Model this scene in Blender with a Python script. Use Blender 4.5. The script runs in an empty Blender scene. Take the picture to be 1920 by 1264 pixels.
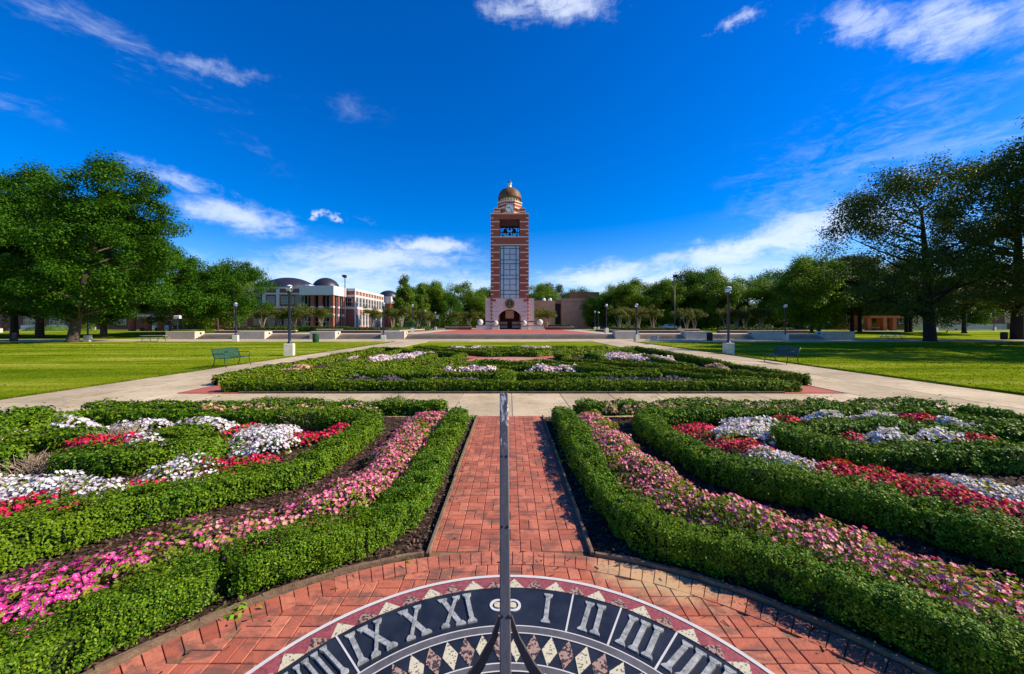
import bpy, math, random
import numpy as np
from mathutils import Vector, Matrix
R = math.radians
SC = bpy.context.scene
COL = SC.collection

# ------------------------------------------------------------------ camera
cam_d = bpy.data.cameras.new('camera')
cam = bpy.data.objects.new('camera', cam_d)
COL.objects.link(cam)
cam.location = (0, 0, 2.035)
cam.rotation_euler = (R(90), 0, 0)
cam_d.sensor_width = 36.0
cam_d.lens = 13.5
cam_d.shift_x = 4.0 / 1920
cam_d.shift_y = -23.0 / 1920
cam_d.clip_start = 0.05
cam_d.clip_end = 6000
SC.camera = cam
SC.view_settings.view_transform = 'Standard'
SC.view_settings.look = 'None'
SC.view_settings.exposure = 0.55
SC.view_settings.gamma = 1.0

# ------------------------------------------------------------------ sun and sky
SUN_EL, SUN_AZ = 36.0, 90.0          # azimuth measured from the view axis (+Y) towards +X
sd = bpy.data.lights.new('sun', 'SUN')
sd.energy = 4.8
sd.angle = R(0.5)
sd.color = (1.0, 0.89, 0.70)
sun = bpy.data.objects.new('sun', sd)
COL.objects.link(sun)
sv = Vector((math.cos(R(SUN_EL)) * math.sin(R(SUN_AZ)), math.cos(R(SUN_EL)) * math.cos(R(SUN_AZ)), math.sin(R(SUN_EL))))
sun.rotation_euler = sv.to_track_quat('Z', 'Y').to_euler()
sun.location = sv * 100

W = bpy.data.worlds.new('World')
SC.world = W
W.use_nodes = True
wt = W.node_tree
wt.nodes.clear()
def wn(t, **k):
    n = wt.nodes.new(t)
    for a, b in k.items(): setattr(n, a, b)
    return n
def wl(a, b): wt.links.new(a, b)
def wmath(op, a, b=None, c=None, clamp=False):
    n = wn('ShaderNodeMath', operation=op, use_clamp=clamp)
    for i, v in enumerate((a, b, c)):
        if v is None: continue
        if isinstance(v, (int, float)): n.inputs[i].default_value = v
        else: wl(v, n.inputs[i])
    return n.outputs[0]
out = wn('ShaderNodeOutputWorld')
bg = wn('ShaderNodeBackground')
bg.inputs['Strength'].default_value = 0.118
wl(bg.outputs[0], out.inputs['Surface'])
sky = wn('ShaderNodeTexSky', sky_type='NISHITA')
sky.sun_disc = False
sky.sun_elevation = R(SUN_EL)
sky.sun_rotation = R(SUN_AZ)
sky.air_density = 1.0
sky.dust_density = 0.4
sky.ozone_density = 2.5
hsv = wn('ShaderNodeHueSaturation')
hsv.inputs['Hue'].default_value = 0.512
hsv.inputs['Saturation'].default_value = 1.66
hsv.inputs['Value'].default_value = 0.92
wl(sky.outputs[0], hsv.inputs['Color'])
mx0 = wn('ShaderNodeMix', data_type='RGBA', blend_type='MULTIPLY')
mx0.inputs[0].default_value = 1.0
wl(hsv.outputs[0], mx0.inputs[6])
mx0.inputs[7].default_value = (0.86, 0.97, 1.16, 1)
geo = wn('ShaderNodeTexCoord')
sep = wn('ShaderNodeSeparateXYZ')
wl(geo.outputs['Generated'], sep.inputs[0])
az = wmath('ARCTAN2', sep.outputs[0], sep.outputs[1])
el = wmath('ARCSINE', sep.outputs[2])
ae = wn('ShaderNodeCombineXYZ')
wl(az, ae.inputs[0]); wl(el, ae.inputs[1])
# ragged outlines: the ellipses below are looked up through a turbulent offset
wnz = wn('ShaderNodeTexNoise'); wnz.inputs['Scale'].default_value = 9.0; wnz.inputs['Detail'].default_value = 6; wnz.inputs['Roughness'].default_value = .68
wl(ae.outputs[0], wnz.inputs['Vector'])
wof = wn('ShaderNodeVectorMath', operation='SUBTRACT'); wl(wnz.outputs['Color'], wof.inputs[0]); wof.inputs[1].default_value = (.5, .5, .5)
wsc = wn('ShaderNodeVectorMath', operation='MULTIPLY'); wl(wof.outputs[0], wsc.inputs[0]); wsc.inputs[1].default_value = (.26, .085, 0)
aew = wn('ShaderNodeVectorMath', operation='ADD'); wl(ae.outputs[0], aew.inputs[0]); wl(wsc.outputs[0], aew.inputs[1])
# cloud banks: azimuth / elevation ellipses (deg): az, el, half-width, half-height, tilt, strength
def dirdeg(px, py):
    dx, dy = px - 956.0, 609.0 - py
    return math.degrees(math.atan(dx / 720)), math.degrees(math.atan(dy / math.hypot(720, dx)))
CLOUDS = [(-46, 27.0, 13, 2.2, -12, .40), (-36.5, 27.8, 6.0, 1.0, 10, .5), (-35.5, 13.0, 8.5, 2.0, -4, .85), (-41.0, 15.6, 5, 1.3, -10, .7),
          (-25.1, 14.3, 1.1, .65, 0, .9), (-21, 14.6, 2.6, .6, -10, .35), (-11.0, 11.3, 6, 1.7, 2, .95), (-20, 9.0, 16, 2.6, 4, .9),
          (-26, 6.0, 18, 3.2, 0, .85), (-8, 5.6, 16, 3.4, 0, .7), (8.0, 39.6, 9, 1.9, -3, .9), (1.0, 39.2, 6, 1.6, -8, .7), (31.8, 34.3, 3.4, 0.9, 2, .75),
          (48.5, 27.4, 8, 2.6, -28, .8), (42.5, 30.2, 4.5, 2.2, -34, .7), (56, 24.5, 8, 2.6, -24, .7), (31.5, 9.6, 15, 2.4, 7, 1.0), (13, 6.8, 12, 2.0, 4, .95),
          (38, 11.2, 9, 3.2, 10, .95), (44, 17, 19, 8, 15, .36), (25, 5.6, 22, 3.8, 0, .85), (-52, 12.6, 6, .7, -6, .5), (-24, 27.5, 8, 2.2, 0, .22),
          (-34, 21.2, 8, 2.0, -25, .2), (-60, 20, 12, 2, 0, .4), (75, 14, 15, 3, 0, .6), (-95, 25, 20, 6, 0, .5), (120, 30, 25, 7, 0, .5), (180, 25, 30, 8, 0, .5)]
tot = None
for (a, e, hw, hh, rot, s) in CLOUDS:
    m = wn('ShaderNodeMapping', vector_type='TEXTURE')
    m.inputs['Location'].default_value = (R(a), R(e), 0)
    m.inputs['Rotation'].default_value = (0, 0, R(rot))
    m.inputs['Scale'].default_value = (R(hw) * 1.6, R(hh) * 1.7, 1)
    wl(aew.outputs[0], m.inputs['Vector'])
    ln = wn('ShaderNodeVectorMath', operation='LENGTH')
    wl(m.outputs[0], ln.inputs[0])
    mr = wn('ShaderNodeMapRange', interpolation_type='SMOOTHSTEP')
    mr.inputs['From Min'].default_value = 1.0
    mr.inputs['From Max'].default_value = 0.0
    mr.inputs['To Min'].default_value = 0.0
    mr.inputs['To Max'].default_value = s
    wl(ln.outputs['Value'], mr.inputs['Value'])
    tot = mr.outputs[0] if tot is None else wmath('MAXIMUM', tot, mr.outputs[0])
def wnoise(scale, sx, sy, rot, detail, dist, rough=.6):
    m = wn('ShaderNodeMapping')
    m.inputs['Scale'].default_value = (sx, sy, 1)
    m.inputs['Rotation'].default_value = (0, 0, R(rot))
    wl(ae.outputs[0], m.inputs['Vector'])
    n = wn('ShaderNodeTexNoise')
    n.inputs['Scale'].default_value = scale
    n.inputs['Detail'].default_value = detail
    n.inputs['Roughness'].default_value = rough
    n.inputs['Distortion'].default_value = dist
    wl(m.outputs[0], n.inputs['Vector'])
    return n.outputs['Fac']
n1 = wnoise(3.6, 1.5, 5.5, -4, 10, .7, .66)
n2 = wnoise(15, 1.1, 3.0, 10, 8, 1.2, .68)
nn = wmath('ADD', wmath('MULTIPLY', n1, .58), wmath('MULTIPLY', n2, .42))
dens = wmath('ADD', wmath('MULTIPLY', wmath('SUBTRACT', nn, .5), 3.8), wmath('SUBTRACT', wmath('MULTIPLY', tot, 1.35), .10))
dens = wmath('MULTIPLY', dens, wmath('MINIMUM', wmath('MULTIPLY', tot, 4.0), 1.0))
cm = wn('ShaderNodeMapRange', interpolation_type='SMOOTHSTEP')
cm.inputs['From Min'].default_value = 0.0
cm.inputs['From Max'].default_value = 1.25
cm.inputs['To Max'].default_value = 0.82
wl(dens, cm.inputs['Value'])
mxc = wn('ShaderNodeMix', data_type='RGBA')
wl(wmath('MULTIPLY', cm.outputs[0], wmath('MINIMUM', wmath('ADD', wmath('MULTIPLY', tot, .92), .03), 1.0)), mxc.inputs[0])
wl(mx0.outputs[2], mxc.inputs[6])
mxc.inputs[7].default_value = (5.8, 6.3, 7.3, 1)
wl(mxc.outputs[2], bg.inputs['Color'])

# ------------------------------------------------------------------ materials
def nt_new(name):
    m = bpy.data.materials.new(name)
    m.use_nodes = True
    t = m.node_tree
    t.nodes.clear()
    o = t.nodes.new('ShaderNodeOutputMaterial')
    return m, t, o
class NB:
    """small node-building helper"""
    def __init__(s, t): s.t = t
    def n(s, ty, **k):
        x = s.t.nodes.new(ty)
        for a, b in k.items(): setattr(x, a, b)
        return x
    def set(s, sock, v):
        if isinstance(v, (int, float)): sock.default_value = v
        elif isinstance(v, (tuple, list)):
            sock.default_value = tuple(v) if len(v) == len(sock.default_value) else tuple(v) + (1.0,)
        else: s.t.links.new(v, sock)
    def math(s, op, a, b=0.0, c=0.0, clamp=False):
        x = s.n('ShaderNodeMath', operation=op, use_clamp=clamp)
        s.set(x.inputs[0], a); s.set(x.inputs[1], b); s.set(x.inputs[2], c)
        return x.outputs[0]
    def pos(s): return s.n('ShaderNodeNewGeometry').outputs['Position']
    def island(s): return s.n('ShaderNodeNewGeometry').outputs['Random Per Island']
    def objco(s): return s.n('ShaderNodeTexCoord').outputs['Object']
    def mapping(s, v, scale=(1, 1, 1), rot=(0, 0, 0), loc=(0, 0, 0)):
        x = s.n('ShaderNodeMapping')
        x.inputs['Scale'].default_value = scale; x.inputs['Rotation'].default_value = rot; x.inputs['Location'].default_value = loc
        s.set(x.inputs['Vector'], v)
        return x.outputs[0]
    def noise(s, v, scale, detail=4, rough=.6, dist=0):
        x = s.n('ShaderNodeTexNoise')
        x.inputs['Scale'].default_value = scale; x.inputs['Detail'].default_value = detail
        x.inputs['Roughness'].default_value = rough; x.inputs['Distortion'].default_value = dist
        s.set(x.inputs['Vector'], v)
        return x.outputs['Fac']
    def ramp(s, f, stops, interp='LINEAR'):
        x = s.n('ShaderNodeValToRGB')
        x.color_ramp.interpolation = interp
        e = x.color_ramp.elements
        while len(e) < len(stops): e.new(.5)
        for el_, (p, c) in zip(e, stops):
            el_.position = p; el_.color = tuple(c) + (1,) if len(c) == 3 else c
        s.set(x.inputs[0], f)
        return x.outputs[0]
    def rng(s, v, a, b, c=0.0, d=1.0, smooth=True):
        x = s.n('ShaderNodeMapRange', interpolation_type='SMOOTHSTEP' if smooth else 'LINEAR')
        s.set(x.inputs['Value'], v)
        x.inputs['From Min'].default_value = a; x.inputs['From Max'].default_value = b
        x.inputs['To Min'].default_value = c; x.inputs['To Max'].default_value = d
        return x.outputs[0]
    def mix(s, f, a, b, mode='MIX'):
        x = s.n('ShaderNodeMix', data_type='RGBA', blend_type=mode)
        s.set(x.inputs[0], f); s.set(x.inputs[6], a); s.set(x.inputs[7], b)
        return x.outputs[2]
    def bump(s, h, strength=.4, dist=.02):
        x = s.n('ShaderNodeBump')
        x.inputs['Strength'].default_value = strength; x.inputs['Distance'].default_value = dist
        s.set(x.inputs['Height'], h)
        return x.outputs[0]
    def bsdf(s, col, rough=.8, metal=0.0, spec=.5, normal=None):
        x = s.n('ShaderNodeBsdfPrincipled')
        s.set(x.inputs['Base Color'], col); s.set(x.inputs['Roughness'], rough); s.set(x.inputs['Metallic'], metal)
        x.inputs['Specular IOR Level'].default_value = spec
        if normal is not None: s.set(x.inputs['Normal'], normal)
        return x
MATS = {}
def simple(name, col, rough=.8, metal=0.0, var=.2, scale=3.0, spec=.4, bump=.15, bscale=30.0, island=0.0):
    m, t, o = nt_new(name); b = NB(t)
    p = b.pos()
    f = b.noise(p, scale, 5, .65)
    lo = [c * (1 - var) for c in col]; hi = [min(1, c * (1 + var)) for c in col]
    c = b.ramp(f, [(.3, lo), (.7, hi)])
    if island:
        k = b.rng(b.island(), 0, 1, 1 - island, 1 + island, False)
        g = b.n('ShaderNodeCombineXYZ'); b.set(g.inputs[0], k); b.set(g.inputs[1], k); b.set(g.inputs[2], k)
        c = b.mix(1.0, c, g.outputs[0], 'MULTIPLY')
    nrm = b.bump(b.noise(p, bscale, 4), bump, .02) if bump else None
    s = b.bsdf(c, rough, metal, spec, nrm)
    t.links.new(s.outputs[0], o.inputs[0])
    MATS[name] = m
    return m
def leafmat(name, cols, rough=.45, trans=.28, spec=.4, big=None):
    """foliage: colour varies leaf by leaf and in large patches"""
    m, t, o = nt_new(name); b = NB(t)
    c = b.ramp(b.island(), [(i / (len(cols) - 1), c) for i, c in enumerate(cols)])
    if big:
        f = b.noise(b.pos(), big[0], 3)
        c = b.mix(b.rng(f, .38, .66, 0, big[2]), c, big[1])
    s = b.bsdf(c, rough, 0, spec)
    tr = b.n('ShaderNodeBsdfTranslucent')
    b.set(tr.inputs['Color'], b.mix(1.0, c, (1.25, 1.3, .6), 'MULTIPLY'))
    x = b.n('ShaderNodeMixShader'); x.inputs[0].default_value = trans
    t.links.new(s.outputs[0], x.inputs[1]); t.links.new(tr.outputs[0], x.inputs[2])
    t.links.new(x.outputs[0], o.inputs[0])
    MATS[name] = m
    return m

leafmat('boxwood', [(.020, .064, .002), (.050, .130, .003), (.102, .212, .005), (.235, .345, .014)], .5, .13, .14, (1.1, (.17, .25, .005), .4))
leafmat('boxwood_far', [(.03, .075, .002), (.07, .145, .003), (.13, .22, .005), (.25, .32, .012)], .6, .13, .12, (.7, (.2, .23, .015), .4))
leafmat('dark_hedge', [(.03, .07, .006), (.055, .11, .008), (.09, .15, .010)], .55, .15, .25)
leafmat('oak_leaf', [(.010, .044, .002), (.024, .086, .003), (.047, .136, .004), (.082, .185, .006)], .6, .22, .12, (.16, (.06, .14, .003), .4))
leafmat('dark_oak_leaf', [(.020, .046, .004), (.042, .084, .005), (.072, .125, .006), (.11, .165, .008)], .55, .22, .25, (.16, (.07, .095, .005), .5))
leafmat('green_leaf', [(.045, .10, .004), (.085, .17, .006), (.13, .225, .009), (.18, .27, .012)], .55, .3, .18, (.16, (.12, .19, .005), .45))
leafmat('bright_leaf', [(.075, .15, .005), (.125, .22, .007), (.19, .30, .012)], .5, .35, .25, (.2, (.06, .12, .006), .5))
leafmat('olive_leaf', [(.06, .085, .008), (.10, .125, .010), (.14, .165, .014)], .5, .3, .25, (.25, (.15, .11, .015), .35))
leafmat('grey_leaf', [(.06, .08, .04), (.09, .115, .06), (.12, .145, .075)], .6, .25, .2)
leafmat('bronze_leaf', [(.06, .055, .018), (.09, .08, .022), (.12, .105, .028)], .6, .25, .2)
leafmat('petunia_leaf', [(.11, .17, .008), (.19, .26, .012), (.31, .34, .025)], .5, .3, .25)
leafmat('weed_leaf', [(.16, .32, .010), (.22, .40, .012)], .5, .35, .3)
leafmat('white_petal', [(.74, .70, .76), (.82, .80, .80), (.62, .48, .74), (.85, .83, .82), (.78, .74, .80), (.76, .40, .55)], .6, .25, .2)
leafmat('red_petal', [(.58, .006, .045), (.70, .012, .07), (.64, .02, .12), (.50, .005, .03)], .6, .2, .2)
leafmat('pink_petal', [(.70, .08, .24), (.78, .22, .36), (.74, .03, .30), (.84, .46, .44), (.70, .08, .28), (.66, .28, .18)], .5, .25, .3)
leafmat('magenta_petal', [(.64, .02, .30), (.74, .06, .40), (.70, .03, .26), (.80, .20, .44)], .5, .25, .3)
leafmat('dusty_petal', [(.52, .32, .20), (.60, .44, .28), (.56, .22, .20), (.44, .38, .16)], .7, .2, .2)
leafmat('purple_petal', [(.06, .035, .055), (.12, .075, .12), (.18, .15, .17), (.07, .07, .035)], .7, .1, .2)
leafmat('pale_pink_petal', [(.78, .55, .60), (.82, .76, .78), (.72, .26, .42), (.84, .82, .80)], .6, .2, .2)
simple('throat', (.72, .62, .35), .6, 0, .1, 3, .2, 0)
simple('hedge_twig', (.022, .03, .010), .9, 0, .4, 12, .1, .5, 40)
simple('dead_twig', (.34, .25, .17), .8, 0, .35, 9, .2, 0, island=.35)
simple('bark', (.075, .055, .04), .9, 0, .45, 7, .2, .8, 14)
simple('pale_bark', (.36, .29, .22), .8, 0, .3, 5, .2, .3, 20)
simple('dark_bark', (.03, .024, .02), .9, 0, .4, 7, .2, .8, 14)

simple('wall_concrete', (.58, .50, .38), .85, 0, .14, .8, .3, .1, 25)
simple('lamp_concrete', (.62, .56, .44), .85, 0, .15, 6, .3, .15, 60)
simple('joint', (.10, .08, .055), .95, 0, .35, 8, .1, .3, 60)
simple('mortar', (.24, .14, .08), .95, 0, .4, 9, .1, .5, 120)
simple('timber', (.19, .125, .075), .85, 0, .4, 9, .2, .4, 50)
simple('chip', (.115, .068, .045), .85, 0, .3, 3, .2, 0, island=.65)
simple('blue_paint', (.012, .02, .06), .35, 0, .2, 4, .5, .05, 40)
simple('dark_metal', (.012, .013, .016), .4, .3, .3, 6, .5, .05, 40)
simple('bench_green', (.008, .06, .035), .4, 0, .2, 8, .5, .05, 60)
simple('bench_dark', (.010, .03, .034), .4, 0, .2, 8, .5, .05, 60)
simple('bin_green', (.03, .10, .04), .5, 0, .2, 8, .4, .05, 60)
simple('bin_black', (.008, .009, .011), .5, 0, .2, 8, .4, .05, 60)
simple('table_grey', (.36, .38, .36), .5, .2, .2, 8, .4, .05, 60)
simple('white_stone', (.74, .61, .49), .8, 0, .10, .9, .3, .06, 12)
simple('band_stone', (.76, .65, .51), .8, 0, .08, 1.5, .3, 0)
simple('step_concrete', (.30, .235, .16), .85, 0, .2, .8, .3, .1, 25)  # brown steps, toned darker to put the shade of the risers into the colour
simple('stone_ball', (.60, .58, .55), .8, 0, .15, 2, .3, .1, 10)
simple('dark_band', (.09, .03, .03), .7, 0, .2, 2, .3, 0)
simple('panel_white', (.68, .64, .58), .75, 0, .07, .7, .3, 0)
simple('beige_stone', (.42, .27, .175), .85, 0, .14, .6, .3, .1, 6)
simple('beige_dark', (.22, .14, .095), .8, 0, .12, .6, .3, .1, 6)
simple('bronze_roof', (.24, .13, .05), .45, .5, .2, 1, .5, 0)
simple('roof_dark', (.035, .033, .045), .45, .3, .2, 1.0, .5, 0)
simple('glass_dark', (.010, .014, .018), .06, 0, .3, .4, .8, 0)
simple('mullion', (.02, .055, .06), .4, .3, .1, 3, .5, 0)
simple('pale_frame', (.5, .52, .52), .5, .2, .1, 3, .5, 0)
simple('bell_metal', (.03, .04, .035), .4, .7, .3, 3, .5, 0)
simple('clock_white', (.80, .80, .80), .5, 0, .04, 3, .4, 0)
simple('black', (.008, .008, .010), .5, 0, .1, 3, .4, 0)
simple('seal_bronze', (.07, .045, .02), .4, .6, .3, 4, .5, .1, 20)
simple('seal_gold', (.38, .28, .12), .4, .6, .3, 4, .5, .1, 20)
simple('white_paint', (.78, .78, .76), .5, 0, .05, 3, .4, 0)
simple('red_granite', (.28, .065, .068), .55, 0, .45, 60, .5, 0)
simple('grey_slate', (.10, .095, .095), .5, 0, .3, 8, .5, .1, 60)
simple('black_granite', (.016, .018, .023), .42, 0, .55, 6, .5, 0)
simple('numeral_metal', (.38, .38, .34), .5, .25, .55, 28, .5, .2, 60)
simple('white_rim', (.58, .56, .53), .6, 0, .08, 9, .4, 0)
simple('car_white', (.75, .75, .75), .25, 0, .03, 1, .6, 0)
simple('car_dark', (.012, .014, .02), .2, 0, .1, 1, .6, 0)
simple('tyre', (.012, .012, .012), .8, 0, .2, 5, .3, 0)
simple('banner', (.55, .58, .66), .7, 0, .3, 2, .2, 0)
simple('terrace_paver', (.50, .41, .29), .85, 0, .14, .5, .3, .1, 20)
simple('far_brick', (.46, .21, .14), .85, 0, .16, .7, .3, .1, 30)
simple('plaza_brick', (.42, .11, .075), .85, 0, .16, .7, .3, .1, 30)

def speckle(name, base, dots, dark, scale):
    m, t, o = nt_new(name); b = NB(t)
    v = b.n('ShaderNodeTexVoronoi'); v.inputs['Scale'].default_value = scale
    b.set(v.inputs['Vector'], b.pos())
    f = b.n('ShaderNodeSeparateColor'); b.set(f.inputs[0], v.outputs['Color'])
    c = b.ramp(f.outputs[0], [(0, base), (dots, base), (dots + .02, dark), (1, dark)], 'CONSTANT')
    g = b.noise(b.pos(), scale * .6, 3)
    c = b.mix(b.rng(g, .4, .7, 0, .35), c, [x * .55 for x in base])
    t.links.new(b.bsdf(c, .45, 0, .5).outputs[0], o.inputs[0]); MATS[name] = m
speckle('cream_granite', (.62, .56, .38), .84, (.16, .12, .08), 110)
speckle('pink_granite', (.40, .25, .18), .52, (.045, .03, .028), 75)

def brick_wall(name, col, mortar, scale=1.0, var=.25):
    m, t, o = nt_new(name); b = NB(t)
    s = b.n('ShaderNodeSeparateXYZ'); b.set(s.inputs[0], b.pos())
    c = b.n('ShaderNodeCombineXYZ'); b.set(c.inputs[0], b.math('ADD', s.outputs[0], s.outputs[1])); b.set(c.inputs[1], s.outputs[2])
    k = b.n('ShaderNodeTexBrick')
    k.inputs['Color1'].default_value = tuple(x * (1 + var) for x in col) + (1,)
    k.inputs['Color2'].default_value = tuple(x * (1 - var) for x in col) + (1,)
    k.inputs['Mortar'].default_value = tuple(mortar) + (1,)
    k.inputs['Scale'].default_value = scale; k.inputs['Mortar Size'].default_value = .008
    k.inputs['Brick Width'].default_value = .22; k.inputs['Row Height'].default_value = .075
    b.set(k.inputs['Vector'], c.outputs[0])
    f = b.noise(b.pos(), .5, 4)
    cc = b.mix(b.rng(f, .3, .7, 0, .35), k.outputs['Color'], [x * .7 for x in col])
    t.links.new(b.bsdf(cc, .85, 0, .3).outputs[0], o.inputs[0]); MATS[name] = m
brick_wall('tower_brick', (.47, .13, .068), (.17, .06, .045))
brick_wall('wall_brick', (.18, .055, .036), (.2, .12, .09))
brick_wall('facade_brick', (.36, .095, .052), (.27, .14, .1))
brick_wall('orange_brick', (.42, .12, .05), (.35, .18, .1))

def paver_mat():
    m, t, o = nt_new('paver'); b = NB(t)
    p = b.pos()
    c = b.ramp(b.island(), [(0, (.40, .100, .056)), (.3, (.50, .140, .078)), (.7, (.60, .195, .11)), (1, (.44, .112, .060))])
    g = b.noise(p, 45, 4)
    c = b.mix(b.rng(g, .3, .75, 0, .3), c, (.24, .055, .03))
    d = b.noise(b.mapping(p, (1.0, 1.9, 1)), 4.2, 8, .72, .6)       # grey-black lichen film
    c = b.mix(b.rng(d, .44, .62, 0, .72), c, (.115, .070, .052))
    # sand spilled over the bricks beside the right-hand bed
    q = b.n('ShaderNodeVectorMath', operation='LENGTH')
    mp = b.n('ShaderNodeMapping', vector_type='TEXTURE'); mp.inputs['Location'].default_value = (1.12, 3.02, .03)
    mp.inputs['Rotation'].default_value = (0, 0, R(-25)); mp.inputs['Scale'].default_value = (.55, .21, 50); b.set(mp.inputs['Vector'], p); b.set(q.inputs[0], mp.outputs[0])
    q2 = b.math('ADD', q.outputs['Value'], b.math('MULTIPLY', b.noise(p, 7, 6, .7), 1.6))
    sa = b.rng(q2, 1.15, 2.0, .72, 0)
    c = b.mix(sa, c, (.56, .40, .20))
    nrm = b.bump(b.noise(p, 70, 5), .35, .006)
    t.links.new(b.bsdf(c, .82, 0, .3, nrm).outputs[0], o.inputs[0]); MATS['paver'] = m
paver_mat()

def concrete_mat():
    """walk slabs with blotches, damp stains and hairline cracks"""
    m, t, o = nt_new('concrete'); b = NB(t)
    p = b.pos()
    c = b.ramp(b.noise(p, .55, 7, .7), [(.32, (.37, .28, .165)), (.5, (.51, .40, .245)), (.68, (.61, .49, .32))])
    k = b.rng(b.island(), 0, 1, .84, 1.1, False)
    g = b.n('ShaderNodeCombineXYZ')
    for i in range(3): b.set(g.inputs[i], k)
    c = b.mix(1.0, c, g.outputs[0], 'MULTIPLY')
    d = b.noise(b.mapping(p, (1, 2.2, 1)), 2.6, 9, .75, .8)
    c = b.mix(b.rng(d, .50, .70, 0, .6), c, (.19, .15, .10))
    v = b.n('ShaderNodeTexVoronoi', feature='DISTANCE_TO_EDGE'); v.inputs['Scale'].default_value = .42
    w = b.n('ShaderNodeVectorMath', operation='ADD'); b.set(w.inputs[0], p)
    q = b.n('ShaderNodeCombineXYZ'); b.set(q.inputs[0], b.math('MULTIPLY', b.noise(p, 1.4, 6, .7), 1.6)); b.set(q.inputs[1], b.math('MULTIPLY', b.noise(b.mapping(p, (1, 1, 1), (0, 0, 1)), 1.7, 6, .7), 1.6))
    b.set(w.inputs[1], q.outputs[0]); b.set(v.inputs['Vector'], w.outputs[0])
    c = b.mix(b.rng(v.outputs['Distance'], .0, .009, .55, 0), c, (.10, .08, .055))
    t.links.new(b.bsdf(c, .85, 0, .25, b.bump(b.noise(p, 60, 5), .2, .01)).outputs[0], o.inputs[0]); MATS['concrete'] = m
concrete_mat()

def grass_mat(name):
    m, t, o = nt_new(name); b = NB(t)
    p = b.pos()
    a = b.noise(b.mapping(p, (.055, .42, 1), (0, 0, R(2))), 1.0, 8, .72, .4)         # mowing streaks
    f = b.noise(p, 22, 5, .75)
    h = b.math('ADD', b.math('MULTIPLY', a, .78), b.math('MULTIPLY', f, .22))
    c = b.ramp(h, [(.39, (.075, .125, .006)), (.47, (.145, .205, .007)), (.535, (.225, .27, .012)), (.61, (.38, .37, .06))])
    e = b.noise(p, .23, 4)
    c = b.mix(b.rng(e, .45, .75, 0, .4), c, (.10, .19, .008))
    nrm = b.bump(b.noise(p, 90, 4), .8, .03)
    t.links.new(b.bsdf(c, .95, 0, .0, nrm).outputs[0], o.inputs[0]); MATS[name] = m
grass_mat('grass'); grass_mat('grass_blade')

def mulch_mat():
    m, t, o = nt_new('mulch'); b = NB(t)
    p = b.pos()
    f = b.noise(b.mapping(p, (1, 1.6, 1)), 40, 6, .75, .8)
    c = b.ramp(f, [(.3, (.018, .010, .008)), (.5, (.055, .030, .021)), (.72, (.13, .078, .055))])
    nrm = b.bump(f, 1.0, .03)
    t.links.new(b.bsdf(c, .9, 0, .2, nrm).outputs[0], o.inputs[0]); MATS['mulch'] = m
mulch_mat()

def worn_metal():
    m, t, o = nt_new('gnomon_metal'); b = NB(t)
    p = b.pos()
    s = b.n('ShaderNodeSeparateXYZ'); b.set(s.inputs[0], p)
    f = b.noise(b.mapping(p, (1.6, .5, .5)), 40, 7, .75, .6)
    k = b.rng(s.outputs[2], 1.25, 1.66, 0, .16)                       # bare metal where the upper end has weathered
    e = b.rng(b.math('ADD', f, k), .66, .72)
    c = b.mix(e, b.ramp(f, [(.3, (.075, .068, .072)), (.7, (.13, .12, .12))]), (.55, .54, .50))
    t.links.new(b.bsdf(c, .42, .35, .5).outputs[0], o.inputs[0]); MATS['gnomon_metal'] = m
worn_metal()

def glassy(name, tint, tr):
    m, t, o = nt_new(name); b = NB(t)
    g = b.n('ShaderNodeBsdfGlossy'); g.inputs['Roughness'].default_value = .06; g.inputs['Color'].default_value = (.85, .86, .88, 1)
    tp = b.n('ShaderNodeBsdfTransparent'); tp.inputs['Color'].default_value = tuple(tint) + (1,)
    x = b.n('ShaderNodeMixShader'); x.inputs[0].default_value = 1 - tr
    t.links.new(tp.outputs[0], x.inputs[1]); t.links.new(g.outputs[0], x.inputs[2]); t.links.new(x.outputs[0], o.inputs[0]); MATS[name] = m
glassy('globe_glass', (.72, .72, .74), .5)
def tower_glass():
    m, t, o = nt_new('tower_glass'); b = NB(t)
    f = b.noise(b.pos(), .35, 3)
    c = b.ramp(f, [(.3, (.42, .52, .54)), (.7, (.53, .64, .65))])
    t.links.new(b.bsdf(c, .15, .0, .8).outputs[0], o.inputs[0]); MATS['tower_glass'] = m
tower_glass()
def dome_mat():
    m, t, o = nt_new('dome_gold'); b = NB(t)
    p = b.pos()
    f = b.noise(b.mapping(p, (1, 1, .25)), 1.3, 6, .7)
    c = b.ramp(f, [(.3, (.085, .042, .018)), (.55, (.17, .085, .034)), (.75, (.26, .155, .075))])
    t.links.new(b.bsdf(c, .6, .12, .3).outputs[0], o.inputs[0]); MATS['dome_gold'] = m
dome_mat()

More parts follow.
